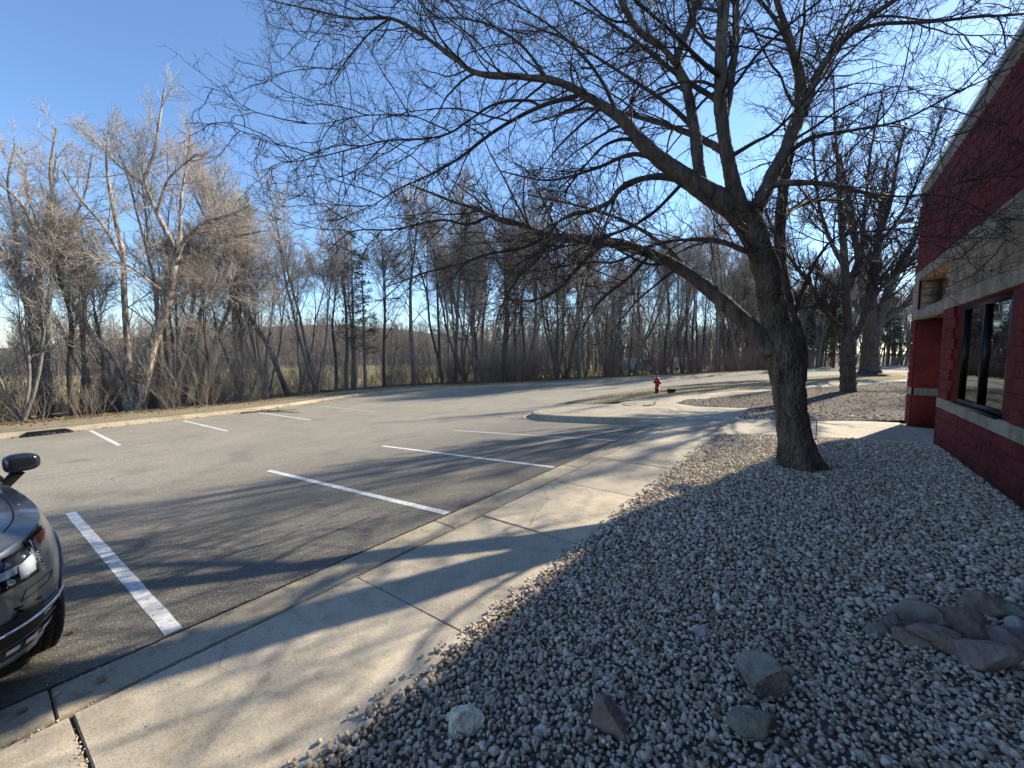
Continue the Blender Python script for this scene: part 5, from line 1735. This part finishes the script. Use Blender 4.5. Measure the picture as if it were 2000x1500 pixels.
# ------------------------------------------------------------------ hydrant
M['hydrant_red'] = simple('hydrant_red', (.42, .022, .024), .45, scale=14, var=.35, bd=.003, bs=50)
M['hydrant_dark'] = simple('hydrant_base', (.035, .012, .012), .7, scale=14, var=.3)
hp = hit(1283, 776)
hy = thing('fire_hydrant', (hp[0], hp[1], isl_z(hp[0], hp[1]) + .005), 'red fire hydrant with a dark base on the strip between lot and footpath', 'fire hydrant', rz=YAW + .3)
MB().lathe([(0, 0), (.13, 0), (.135, .03), (.115, .05), (.105, .06), (.10, .22), (.0, .22)], 24).build('base', M['hydrant_dark'], hy, sm=True)
MB().lathe([(.10, .22), (.145, .225), (.145, .26), (.108, .265), (.105, .52), (.14, .525), (.14, .56), (.112, .565), (.112, .66), (.13, .665), (.13, .69), (0, .69)], 28).build('barrel', M['hydrant_red'], hy)
bo = MB().lathe([(.128, .69), (.125, .73), (.105, .79), (.07, .83), (.03, .845), (.03, .885), (0, .885)], 24).build('bonnet', M['hydrant_red'], hy, sm=True)
MB().lathe([(.028, .88), (.034, .90), (.0, .92)], 5).build('operating_nut', M['hydrant_red'], bo)
for ax, sgn, rr_, ll in (('x', 1, .06, .20), ('x', -1, .06, .20), ('y', -1, .085, .22)):
    nz_ = MB()
    pr = [(rr_ * .8, .08), (rr_ * .8, ll - .05), (rr_ * 1.12, ll - .05), (rr_ * 1.12, ll), (rr_ * .5, ll + .01), (rr_ * .3, ll + .035), (0, ll + .035)]
    pr = [(a, b * sgn) for a, b in pr]
    nz_.lathe(pr, 18, (0, 0, .60), ax)
    nz_.build('nozzle', M['hydrant_red'], hy)
for k in range(8):
    a = k * math.pi / 4
    MB().lathe([(0, .0), (.013, 0), (.013, .02), (0, .02)], 6, (.128 * math.cos(a), .128 * math.sin(a), .56)).build('bolt', M['hydrant_dark'], hy)
hy.scale = (.94, .94, .94)
# little dark valve box next to it
vb_ = hit(1311, 775)
vb = thing('valve_box', (vb_[0], vb_[1], isl_z(vb_[0], vb_[1])), 'small dark low box in the grass just right of the hydrant', 'box', rz=.4)
b_ = MB(); b_.add([(-.16, -.1, 0), (.16, -.1, 0), (.16, .1, 0), (-.16, .1, 0), (-.19, -.12, .2), (.19, -.12, .2), (.19, .12, .2), (-.19, .12, .2)], [(0, 1, 5, 4), (1, 2, 6, 5), (2, 3, 7, 6), (3, 0, 4, 7)])
b_.build('body', M['hydrant_dark'], vb)
MB().box(-.18, .18, -.11, .11, .17, .185).build('lid', M['black'], vb)

# thin wire stake beside the trunk
sp = hit(1592, 868, 0.03)
st = thing('wire_stake', (sp[0], sp[1], .02), 'thin wire stake standing in the gravel edge just right of the big trunk', 'stake')
MB().tube([(0, 0, 0), (.01, 0, .25), (0, .01, .52)], [.012, .011, .011], 6).build('post', M['bark_grey'], st)
for k in range(4):
    MB().tube([(-.12, .02, .12 + k * .1), (0, 0, .12 + k * .1 + .01), (.04, 0, .11 + k * .1)], [.004, .004, .004], 5).build('wire', M['coping'], st)

# ------------------------------------------------------------------ the parked car (front left corner in view)
def car_paint():
    m, nt, b = new_mat('grey_car_paint')
    n = nz(nt, 900, 2, .5, coord(nt))
    c = ramp(nt, n.outputs[0], [(.35, (.105, .12, .138)), (.7, (.16, .178, .20))]).outputs[0]
    nt.links.new(c, b.inputs['Base Color'])
    b.inputs['Metallic'].default_value = .35
    b.inputs['Roughness'].default_value = .34
    b.inputs['Coat Weight'].default_value = 1.0
    b.inputs['Coat Roughness'].default_value = .04
    return m
M['paint'] = car_paint()
M['mirror_shell'] = simple('mirror_shell', (.022, .027, .036), .16, spec=.8)
M['chrome'] = simple('chrome', (.72, .74, .76), .14, metal=1)
M['satin'] = simple('satin_trim', (.46, .48, .50), .3, metal=.9)
M['car_black'] = simple('car_black_plastic', (.010, .010, .011), .55, spec=.3)
M['tyre'] = simple('tyre', (.028, .027, .026), .85, scale=30, var=.3)
M['rim'] = simple('rim', (.50, .51, .53), .28, metal=.9)
M['car_glass'] = simple('car_glass', (.010, .012, .014), .03, spec=.9)
M['amber'] = simple('amber_lens', (.75, .16, .03), .2)
M['lamp_silver'] = simple('lamp_reflector', (.72, .76, .82), .25, metal=.35)
M['lamp_dark'] = simple('lamp_inside', (.035, .038, .045), .25, spec=.8)
def lens_mat():
    m, nt, b = new_mat('clear_lens')
    nt.nodes.remove(b)
    out = nt.nodes['Material Output']
    gl = nt.nodes.new('ShaderNodeBsdfGlossy'); gl.inputs['Roughness'].default_value = .03
    tr = nt.nodes.new('ShaderNodeBsdfTransparent'); tr.inputs['Color'].default_value = (.93, .96, 1, 1)
    fr = nt.nodes.new('ShaderNodeFresnel'); fr.inputs['IOR'].default_value = 1.5
    mx = nt.nodes.new('ShaderNodeMixShader')
    nt.links.new(fr.outputs[0], mx.inputs[0]); nt.links.new(tr.outputs[0], mx.inputs[1]); nt.links.new(gl.outputs[0], mx.inputs[2])
    nt.links.new(mx.outputs[0], out.inputs[0])
    return m
M['lens'] = lens_mat()

CAR_RZ = .087
CAR_LOC = (-5.50, -.825, -.095)
car = thing('parked_car', CAR_LOC, 'dark grey SUV parked nose to the kerb at the left edge of the picture', 'car', rz=CAR_RZ)
car.rotation_euler = (0, -.078, CAR_RZ)
# car frame: +X nose, Y left, Z up, origin between the wheels on the ground
HALF, WID = 2.34, .955
XW = (1.46, -1.44)
def zbelt(x):
    """height of the shoulder line / bonnet edge"""
    return float(np.interp(x, [-2.34, -2.2, -1.6, .6, 1.2, 1.75, 2.05, 2.22, 2.34], [.98, 1.04, 1.06, 1.03, 1.0, .955, .91, .87, .81]))
def zlow(x):
    z = .30 if abs(x) < 2.0 else .24
    for w in XW:
        d = abs(x - w)
        if d < .405: z = max(z, .34 + math.sqrt(.405 ** 2 - d * d))
    return z
def outline(s):
    """plan outline: s in 0..1 from nose centre round the left side to the tail centre"""
    a = s * math.pi
    c, si = math.cos(a), math.sin(a)
    n = 5.2
    k = (abs(c) ** n + abs(si) ** n) ** (-1 / n)
    return HALF * c * k, WID * si * k
# arc-length-ish sampling, dense near the nose corner and the wheel arches
SS = []
def s_of_x(x):
    lo, hi = 0.0, 1.0
    for _ in range(40):
        m = (lo + hi) / 2
        if outline(m)[0] > x: lo = m
        else: hi = m
    return lo
SS = np.unique(np.concatenate([np.linspace(0, .30, 36), [s_of_x(x) for x in np.linspace(2.2, 0.8, 64)], [s_of_x(x) for x in np.linspace(.8, -.8, 16)], [s_of_x(x) for x in np.linspace(-.8, -2.2, 54)], np.linspace(.7, 1, 30)]))
def body_pt(s, v, off=0.0):
    """v 0 bottom .. 1 shoulder; off pushes outward"""
    x, y = outline(s)
    zb, zt = zlow(x), zbelt(x)
    z = zb + (zt - zb) * v
    zn_ = z
    # section: belly at mid height, tucks in at sill and shoulder
    tuck = .045 * ((zn_ - .62) / .42) ** 2 + (.05 * max(0, (zn_ - .80) / .25) ** 2)
    low = .06 * max(0, (.42 - zn_) / .2) ** 1.5
    ins = tuck + low
    nx, ny = abs(x) / HALF, abs(y) / WID
    fx = nx ** 8
    front = (.10 * max(0, (zn_ - .62) / .3) ** 1.6) * fx if x > 0 else .05 * fx * max(0, (zn_ - .7) / .3)
    bow = .13 * (ny ** 2.2) * fx if x > 0 else .06 * ny ** 2 * fx
    gx = nx ** 4.2 / HALF; gy = ny ** 4.2 / WID; gl = math.hypot(gx, gy) + 1e-9
    gx, gy = gx / gl, gy / gl
    x2 = x - math.copysign(ins * fx + front + bow, x) + math.copysign(off * gx, x)
    flare = 0
    for w in XW:
        d = abs(x - w)
        flare = max(flare, .04 * math.exp(-((d - .40) / .16) ** 2) if d > .40 else .04)
    flare *= math.exp(-((zn_ - .62) / .26) ** 2)
    y2 = y * (1 - (ins - flare) / WID * min(1, ny ** 3 * 1.0)) + math.copysign(off * gy, y) if y else 0
    return (x2, y2, z)
def body_at(s, z, off=0.0):
    x, y = outline(s)
    zb, zt = zlow(x), zbelt(x)
    return body_pt(s, (z - zb) / (zt - zb), off)
NV = 22
bd_ = MB()
for sg in (1, -1):
    G = np.array([[body_pt(s, v) for v in np.linspace(0, 1, NV)] for s in SS])
    G[..., 1] *= sg
    bd_.grid(G if sg < 0 else G[:, ::-1])
bd_.build('body', M['paint'], car, sm=True)
# bonnet: spans between the shoulder lines, crowned, raised ridge near its edge
hs = [s for s in SS if outline(s)[0] > .62]
G = []
for s in hs:
    e = np.array(body_pt(s, 1.0))
    row = []
    for k in np.linspace(1, -1, 31):
        zc = e[2] + (.085 * (1 - abs(k) ** 2.6)) * min(1, (2.36 - e[0]) / .35 + .15)
        row.append((e[0] + .02 * (1 - k * k) * (1 if e[0] > 1.9 else 0), e[1] * k, zc + .012 * math.exp(-((abs(k) - .86) / .05) ** 2)))
    G.append(row)
G = np.array(G)
MB().grid(G).build('bonnet', M['paint'], car, sm=True)
# shut line between bonnet and wing
shut = []
for s in hs:
    x_ = outline(s)[0]
    if x_ < 2.12:
        e = np.array(body_pt(s, 1.0))
        k = .88
        zc = e[2] + (.085 * (1 - k ** 2.6)) * min(1, (2.36 - e[0]) / .35 + .15) + .012 * math.exp(-((k - .86) / .05) ** 2)
        shut.append((e[0], e[1] * k, zc + .001))
for sg in (1, -1):
    q = np.array(shut); q[:, 1] *= sg
    MB().tube(q, np.full(len(q), .004), 6).build('shut_line', M['car_black'], car)
# cabin
def ring(x0, w, z, n=13, crown=.0):
    return [(x0, w * k, z + crown * (1 - k * k)) for k in np.linspace(1, -1, n)]
cab = [(.62, .80, 1.02, .02), (-.05, .70, 1.42, .03), (-.42, .645, 1.56, .035), (-1.2, .635, 1.61, .035), (-1.9, .60, 1.55, .03), (-2.12, .64, 1.42, .02), (-2.28, .78, 1.08, .01)]
MB().grid(np.array([ring(*c[:3], 13, c[3]) for c in cab[2:5]])).build('roof', M['paint'], car, sm=True)
MB().grid(np.array([ring(*c[:3], 13, c[3]) for c in cab[0:3]])).build('windscreen', M['car_glass'], car, sm=True)
MB().grid(np.array([ring(*c[:3], 13, c[3]) for c in cab[4:7]])).build('rear_window', M['car_glass'], car, sm=True)
for sg in (1, -1):
    low = [(x, .895 * sg, zbelt(x) - .005) for x in (.62, .1, -.42, -1.2, -1.9, -2.2)]
    hi = [(.60, .80 * sg, 1.03), (.0, .712 * sg, 1.40), (-.42, .648 * sg, 1.56), (-1.2, .638 * sg, 1.61), (-1.9, .603 * sg, 1.55), (-2.12, .65 * sg, 1.42)]
    G = np.array([[np.array(a) * (1 - t) + np.array(b) * t + np.array([0, .02 * sg * math.sin(t * math.pi), 0]) for t in np.linspace(0, 1, 6)] for a, b in zip(low, hi)])
    MB().grid(G).build('side_window', M['car_glass'], car, sm=True)
    for a, b in ((hi[0], hi[2]), ):
        MB().tube([(.66, .83 * sg, 1.02), hi[1], hi[2]], [.03, .026, .024], 8).build('pillar', M['paint'], car, sm=True)
    for i in (3,):
        MB().tube([np.array(low[i]) + (0, .004 * sg, 0), (np.array(low[i]) + hi[i]) / 2 + (0, .028 * sg, 0), hi[i]], [.028, .026, .024], 6).build('pillar', M['car_black'], car)
    MB().tube([np.array(h) + (0, 0, .01) for h in hi[1:]], [.018] * 5, 8).build('roof_rail', M['satin'], car, sm=True)
# deck between shoulder and cabin base
for sg in (1, -1):
    rows = []
    for s in SS:
        x_, y_ = outline(s)
        if x_ <= .66:
            e = np.array(body_pt(s, 1.0)); e[1] *= sg
            inn = np.array([e[0], min(abs(e[1]), .86) * sg, e[2] + .015])
            if e[0] < -2.15: inn[0] = -2.15 - (abs(e[0]) - 2.15) * .3
            rows.append([e, inn])
    MB().grid(np.array(rows)).build('shoulder', M['paint'], car, sm=True)
# underbody and arch liners
ub = MB(); ub.box(-2.1, 2.1, -.72, .72, .24, .30)
ub.box(2.0, 2.14, -.62, .62, .26, .50)
for w in XW:
    ub.box(w - .46, w + .46, -.62, .62, .30, .84)
    for sg in (1, -1):
        a = np.linspace(0, math.pi, 15)
        G = np.array([[(w + .44 * math.cos(t), yy * sg, .34 + .44 * math.sin(t)) for t in a] for yy in (.60, .90)])
        ub.grid(G)
ub.build('underbody', M['car_black'], car)
# wheels
def make_wheel(x, sg):
    t = bpy.data.objects.new('wheel', None); COL.objects.link(t); t.parent = car
    t.location = (x, .785 * sg, .352)
    if x > 0: t.rotation_euler = (0, 0, R(5))
    w = .125
    ty = MB()
    prof = [(.24, -w), (.30, -w - .006), (.342, -w + .008), (.362, -w + .03), (.367, 0), (.362, w - .03), (.342, w - .008), (.30, w + .006), (.24, w)]
    ty.lathe(prof, 48, axis='y')
    # tread: circumferential ribs with cross sipes
    nb = 64
    for yy, ww in ((-.088, .026), (-.046, .03), (0, .032), (.046, .03), (.088, .026)):
        for k in range(nb):
            a0, a1 = 2 * math.pi * k / nb, 2 * math.pi * (k + .82) / nb
            r0, r1 = .355, .373 - abs(yy) * .05
            sk = .02 * (1 if yy > 0 else -1)
            V = []
            for rr_ in (r0, r1):
                for aa, dy in ((a0, -sk), (a1, sk * 0)):
                    for yb in (yy - ww / 2, yy + ww / 2):
                        an = aa + (yb - yy) * 1.6
                        V.append((rr_ * math.cos(an), yb, rr_ * math.sin(an)))
            ty.add(V, [(0, 1, 3, 2), (4, 6, 7, 5), (0, 4, 5, 1), (2, 3, 7, 6), (0, 2, 6, 4), (1, 5, 7, 3)])
    ty.build('tyre', M['tyre'], t)
    rm = MB()
    o = .10 * sg
    rm.lathe([(.245, -.11), (.235, -.05), (.235, .08), (.25, .115), (.238, .118), (.225, .06), (.06, .045)], 40, axis='y')
    for k in range(10):
        a = 2 * math.pi * k / 10
        c_, s_ = math.cos(a), math.sin(a)
        P_ = [(r_ * c_, yy * sg, r_ * s_) for r_, yy in ((.03, .085), (.12, .105), (.235, .108))]
        rm.tube(P_, [.028, .02, .022], 6)
    rm.lathe([(0, .11 * sg), (.035, .11 * sg), (.05, .09 * sg), (.055, .04 * sg)], 16, axis='y')
    rm.build('rim', M['rim'], t)
    dsc = MB(); dsc.lathe([(0, -.01), (.19, -.01), (.19, .01), (0, .01)], 30, axis='y'); dsc.build('brake_disc', M['satin'], t)
for x_ in XW:
    for sg in (1, -1):
        make_wheel(x_, sg)

def patch(name, mat, parent, pts_lo, pts_hi, off, sg=1, rows=10, side_mat=None, depth=0.0):
    """surface piece on the body skin: pts are (s, z) along its lower and upper edge"""
    n = 44
    lo = np.array(pts_lo, float); hi = np.array(pts_hi, float)
    def along(a, t):
        q = np.linspace(0, 1, len(a)); return np.array([np.interp(t, q, a[:, 0]), np.interp(t, q, a[:, 1])])
    G = []
    for t in np.linspace(0, 1, n):
        a, b = along(lo, t), along(hi, t)
        G.append([body_at(*(a * (1 - v) + b * v), off) for v in np.linspace(0, 1, rows)])
    G = np.array(G); G[..., 1] *= sg
    mb = MB().grid(G)
    if depth:
        for e in (G[:, 0], G[:, -1], G[0], G[-1]):
            bk = e.copy(); bk[:, 0] -= depth; mb.grid(np.stack([e, bk]))
    return mb.build(name, mat, parent, sm=True)

def S(y):
    """s on the nose for a lateral position in metres"""
    lo, hi = 0, .5
    for _ in range(40):
        m = (lo + hi) / 2
        if outline(m)[1] < y: lo = m
        else: hi = m
    return lo
# corner parameters past the side: index by x
def SX(x): return s_of_x(x)
for sg in (1, -1):
    hl = patch('headlight', M['car_black'], car, [(S(.42), .645), (S(.62), .652), (S(.80), .67), (SX(2.16), .695), (SX(2.07), .79)], [(S(.42), .775), (S(.60), .81), (S(.78), .842), (SX(2.18), .868), (SX(1.97), .905)], .008, sg)
    patch('reflector', M['lamp_silver'], hl, [(S(.44), .703), (S(.62), .715), (S(.79), .733), (SX(2.15), .752), (SX(2.07), .81)], [(S(.44), .735), (S(.60), .752), (S(.78), .772), (SX(2.18), .80), (SX(2.05), .875)], .016, sg)
    patch('running_light', M['lamp_silver'], hl, [(SX(2.235), .685), (SX(2.165), .70)], [(SX(2.235), .76), (SX(2.16), .80)], .023, sg)
    patch('lamp_inside', M['lamp_dark'], hl, [(S(.46), .745), (S(.62), .762), (S(.80), .782)], [(S(.46), .765), (S(.60), .797), (S(.80), .832)], .012, sg)
    patch('upper_reflector', M['lamp_silver'], hl, [(S(.82), .785), (SX(2.17), .81)], [(S(.82), .838), (SX(2.12), .87)], .0165, sg)
    patch('side_marker', M['amber'], hl, [(SX(2.10), .815), (SX(2.03), .84)], [(SX(2.13), .868), (SX(1.99), .892)], .018, sg)
    for k in range(6):
        y_ = .46 + k * .055
        c = np.array(body_at(S(y_), .675 + k * .004, .014)); c[1] *= sg
        MB().lathe([(0, .006), (.012, .005), (.015, .0), (.018, -.004)], 14, tuple(c), 'x').build('lamp_cell', M['lamp_silver'], hl, sm=True)
    for k in range(5):
        y_ = .50 + k * .06
        c = np.array(body_at(S(y_), .757 + k * .009, .011)); c[1] *= sg
        MB().lathe([(0, .005), (.008, .004), (.011, .0)], 12, tuple(c), 'x').build('lamp_cell', M['lamp_silver'], hl, sm=True)
    patch('lens', M['lens'], hl, [(S(.41), .64), (S(.62), .648), (S(.81), .665), (SX(2.15), .69), (SX(2.06), .785)], [(S(.41), .78), (S(.60), .815), (S(.78), .846), (SX(2.18), .872), (SX(1.96), .908)], .030, sg)
    # washer flap outline
    wf_ = [(S(.72), .565), (S(.84), .58), (S(.86), .625), (S(.74), .612), (S(.72), .565)]
    q = []
    for a, b in zip(wf_[:-1], wf_[1:]):
        for t in np.linspace(0, 1, 6, endpoint=False):
            q.append(body_at(a[0] * (1 - t) + b[0] * t, a[1] * (1 - t) + b[1] * t, .001))
    q.append(q[0]); q = np.array(q); q[:, 1] *= sg
    MB().tube(q, np.full(len(q), .0022), 5).build('washer_flap', M['car_black'], car)
    # outer lower intake with chrome bar
    it = patch('side_intake', M['car_black'], car, [(S(.34), .335), (S(.6), .35), (S(.80), .375), (SX(2.25), .40)], [(S(.34), .465), (S(.6), .48), (S(.80), .505), (SX(2.25), .515)], .015, sg)
    for k in range(3):
        q = np.array([body_at(S(y_), .375 + k * .042 + .02 * (y_ - .3), .008) for y_ in np.linspace(.36, .88, 16)]); q[:, 1] *= sg
        MB().tube(q, np.full(16, .006), 5).build('slat', M['lamp_dark'], it)
    q = np.array([body_at(S(y_), .402 + .09 * (y_ - .3), .014) for y_ in np.linspace(.34, .90, 18)]); q[:, 1] *= sg
    MB().tube(q, np.full(18, .0095), 8).build('chrome_bar', M['chrome'], it, sm=True)
    q = np.array([body_at(a, b, .003) for a, b in [(S(.36), .482), (S(.6), .497), (S(.80), .524), (SX(2.25), .54), (SX(2.215), .50), (SX(2.23), .435), (S(.82), .39), (S(.6), .352)]]); q[:, 1] *= sg
    MB().tube(q, np.full(len(q), .006), 6).build('intake_trim', M['car_black'], it, sm=True)
    # lower satin lip with the strip of small lamps
    lp = patch('lower_lip', M['satin'], car, [(S(.0), .245), (S(.5), .25), (S(.84), .275), (SX(2.17), .30)], [(S(.0), .262), (S(.5), .268), (S(.84), .297), (SX(2.17), .325)], .008, sg)
    fg = patch('fog_lamp', M['lamp_dark'], car, [(S(.45), .283), (S(.66), .292), (S(.86), .315)], [(S(.45), .327), (S(.66), .335), (S(.88), .356)], .005, sg)
    for k in range(5):
        y_ = .49 + k * .08
        patch('lamp_cell', M['lamp_silver'], fg, [(S(y_), .293 + (y_ - .45) * .06), (S(y_ + .055), .295 + (y_ - .45) * .06)], [(S(y_), .318 + (y_ - .45) * .06), (S(y_ + .055), .322 + (y_ - .45) * .06)], .011, sg, 3)
    # wheel arch edge
    for w in XW:
        q = []
        for t in np.linspace(.12, math.pi - .12, 26):
            x_ = w + .405 * math.cos(t); z_ = .34 + .405 * math.sin(t)
            p_ = body_at(s_of_x(x_), z_ + .004, .004); q.append(p_)
        q = np.array(q); q[:, 1] *= sg
        MB().tube(q, np.full(len(q), .010), 6).build('wheel_arch', M['paint'], car, sm=True)
    # mirrors
    mr = MB()
    V, F = ico(4)
    V = np.sign(V) * np.abs(V) ** .62 * np.array([.075, .098, .078])
    V[:, 0] = np.where(V[:, 0] < -.03, -.03, V[:, 0])
    V[:, 2] *= np.where(V[:, 1] * 1 > 0, 1 - .25 * V[:, 1] / .125, 1)
    V[:, 2] = np.clip(V[:, 2], -.065, .075)
    V[:, 1] *= sg
    V += np.array([.60, .965 * sg, 1.175])
    mo = mr.add(V, F).build('mirror', M['mirror_shell'], car, sm=True)
    MB().tube([(.60, .84 * sg, 1.00), (.60, .89 * sg, 1.04), (.60, .95 * sg, 1.115)], [.045, .034, .038], 10).build('stalk', M['car_black'], mo, sm=True)
    MB().grid([[(.568, .89 * sg, 1.12), (.568, 1.04 * sg, 1.12)], [(.568, .89 * sg, 1.23), (.568, 1.04 * sg, 1.22)]]).build('mirror_glass', M['chrome'], mo)
    # door seams and handles
    for x_ in (.42, -.62, -1.5):
        q = np.array([body_at(s_of_x(x_), z_, .0005) for z_ in np.linspace(.34 if x_ > -1.4 else .80, zbelt(x_) - .01, 12)]); q[:, 1] *= sg
        MB().tube(q, np.full(12, .0035), 5).build('door_seam', M['car_black'], car)
    for x_ in (-.42, -1.35):
        q = np.array([body_at(s_of_x(xx), .90, .02 if 0 < i < 3 else .002) for i, xx in enumerate((x_ - .1, x_ - .08, x_ + .08, x_ + .1))]); q[:, 1] *= sg
        MB().tube(q, [.012] * 4, 8).build('door_handle', M['paint'], car, sm=True)
    patch('tail_lamp', simple('tail_lens', (.35, .01, .01), .2), car, [(SX(-2.05), .80), (1 - S(.6), .80)], [(SX(-2.05), 1.0), (1 - S(.6), .97)], .006, sg)
# main grille with vertical bars, centre intake
gr = MB()
G = []
for y_ in np.linspace(-.38, .38, 21):
    s_ = S(abs(y_) + 1e-4)
    G.append([(body_at(s_, z_, .006)[0], y_, z_) for z_ in np.linspace(.50, .735, 5)])
go_ = MB().grid(np.array(G)).build('grille', M['car_black'], car)
for y_ in np.linspace(-.35, .35, 22):
    s_ = S(abs(y_) + 1e-4)
    MB().tube([(body_at(s_, z_, .016)[0], y_, z_) for z_ in (.515, .62, .72)], [.005] * 3, 5).build('grille_bar', M['satin'], go_)
q = [(body_at(S(abs(y_) + 1e-4), z_, .014)[0], y_, z_) for y_, z_ in [(-.38, .50), (-.39, .62), (-.37, .738), (0, .742), (.37, .738), (.39, .62), (.38, .50), (0, .495), (-.38, .50)]]
MB().tube(q, [.011] * len(q), 8).build('grille_frame', M['chrome'], go_, sm=True)
G = [[(body_at(S(abs(y_) + 1e-4), z_, .005)[0], y_, z_) for z_ in np.linspace(.34, .46, 4)] for y_ in np.linspace(-.32, .32, 11)]
MB().grid(np.array(G)).build('centre_intake', M['car_black'], car)
G = [[(body_at(S(abs(y_) + 1e-4), z_, .012)[0], y_, z_) for z_ in (.375, .43)] for y_ in np.linspace(-.16, .16, 5)]

# ------------------------------------------------------------------ far distance
def far_wood(name, n, gen, H0, H1, mat, seed, lab, br=26):
    r = np.random.default_rng(seed)
    P = gen(n, r)
    z = zground(P[:, 0], P[:, 1])
    H = r.uniform(H0, H1, n)
    P0 = np.column_stack([P, z])
    T, TR = grow(P0, np.tile([0, 0, 1.0], (n, 1)), H, H * .014, 6, .05, (0, 0, .05), r, .2)
    mb = MB(); add_tubes(mb, T, TR, 3)
    X, D, L, RR = spawn(T, TR, br, .2, 1, .6, H0 * .5, H0 * .22, .5, r, .25, rmin=.03)
    B, BR = grow(X, D, L, np.maximum(RR, .035), 4, .12, (0, 0, .1), r, .4)
    add_tubes(mb, B, BR, 3)
    X, D, L, RR = spawn(B, BR, 5, .2, 1, .6, H0 * .16, H0 * .09, .7, r, .25, rmin=.025)
    C, CR = grow(X, D, L, np.maximum(RR, .025), 2, .1, (0, 0, .1), r, .5)
    add_tubes(mb, C, CR, 3)
    return stuff(mb.build(name, mat, sm=True), lab, 'wood')
M['far_twig'] = simple('far_twig', (.17, .145, .13), .9, scale=.2, var=.25)
def gen_ring(r0, r1, a0, a1):
    def g(n, r):
        a = R(1) * r.uniform(a0, a1, n); d = np.sqrt(r.uniform(r0 ** 2, r1 ** 2, n))
        return np.column_stack([d * np.cos(a), d * np.sin(a)])
    return g
far_wood('distant_wood', 1300, gen_ring(122, 230, 92, 178), 9, 15, M['far_twig'], 41, 'far-off leafless wood on the low hills beyond the field', 16)
far_wood('middle_wood', 200, gen_ring(62, 110, 86, 128), 8, 12, M['far_twig'], 42, 'leafless trees in a mass some way behind the thicket', 20)
far_wood('drive_wood', 90, gen_ring(85, 150, 72, 92), 10, 16, M['far_twig'], 43, 'leafless trees in a mass beyond the end of the drive', 20)

# white vans glimpsed between the trunks
M['van_white'] = simple('van_white', (.75, .76, .77), .4)
for k, (px, dep, lab) in enumerate([(1252, 62, 'white van glimpsed through the thicket above the hydrant'), (1345, 70, 'white van glimpsed through the thicket further right, beyond the hydrant')]):
    p = at(px, 712, dep)
    z = float(zground(np.array([p[0]]), np.array([p[1]]))[0])
    v = thing('white_van', (p[0], p[1], z), lab, 'van', rz=.5 + k * .3)
    b_ = MB()
    prof = [(-2.6, .45), (-2.6, 2.0), (-2.4, 2.15), (1.2, 2.15), (1.9, 1.35), (2.5, 1.15), (2.6, .45)]
    G = np.array([[(x, y_, z_) for x, z_ in prof] for y_ in (-.95, .95)])
    b_.grid(G)
    for y_ in (-.95, .95):
        c = (0, y_, 1.0)
        W = [(x, y_, z_) for x, z_ in prof] + [c]
        b_.add(W, [(i, (i + 1) % 7, 7) for i in range(7)])
    b_.build('body', M['van_white'], v)
    for y_ in (-.962, .962):
        MB().grid([[(.1, y_, 1.35), (1.7, y_, 1.35)], [(.1, y_, 2.0), (1.15, y_, 2.0)]]).build('side_window', M['car_glass'], v)
        for x in (-1.6, 1.6):
            MB().lathe([(0, -.1), (.34, -.1), (.34, .1), (0, .1)], 18, (x, y_ * .9, .34), 'y').build('wheel', M['tyre'], v)
    MB().grid([[(1.27, -.8, 2.1), (1.27, .8, 2.1)], [(1.95, -.8, 1.38), (1.95, .8, 1.38)]]).build('windscreen', M['car_glass'], v)
print('objects', len(bpy.data.objects), 'tris', sum(len(m.loops) - 2 * len(m.polygons) for m in bpy.data.meshes))
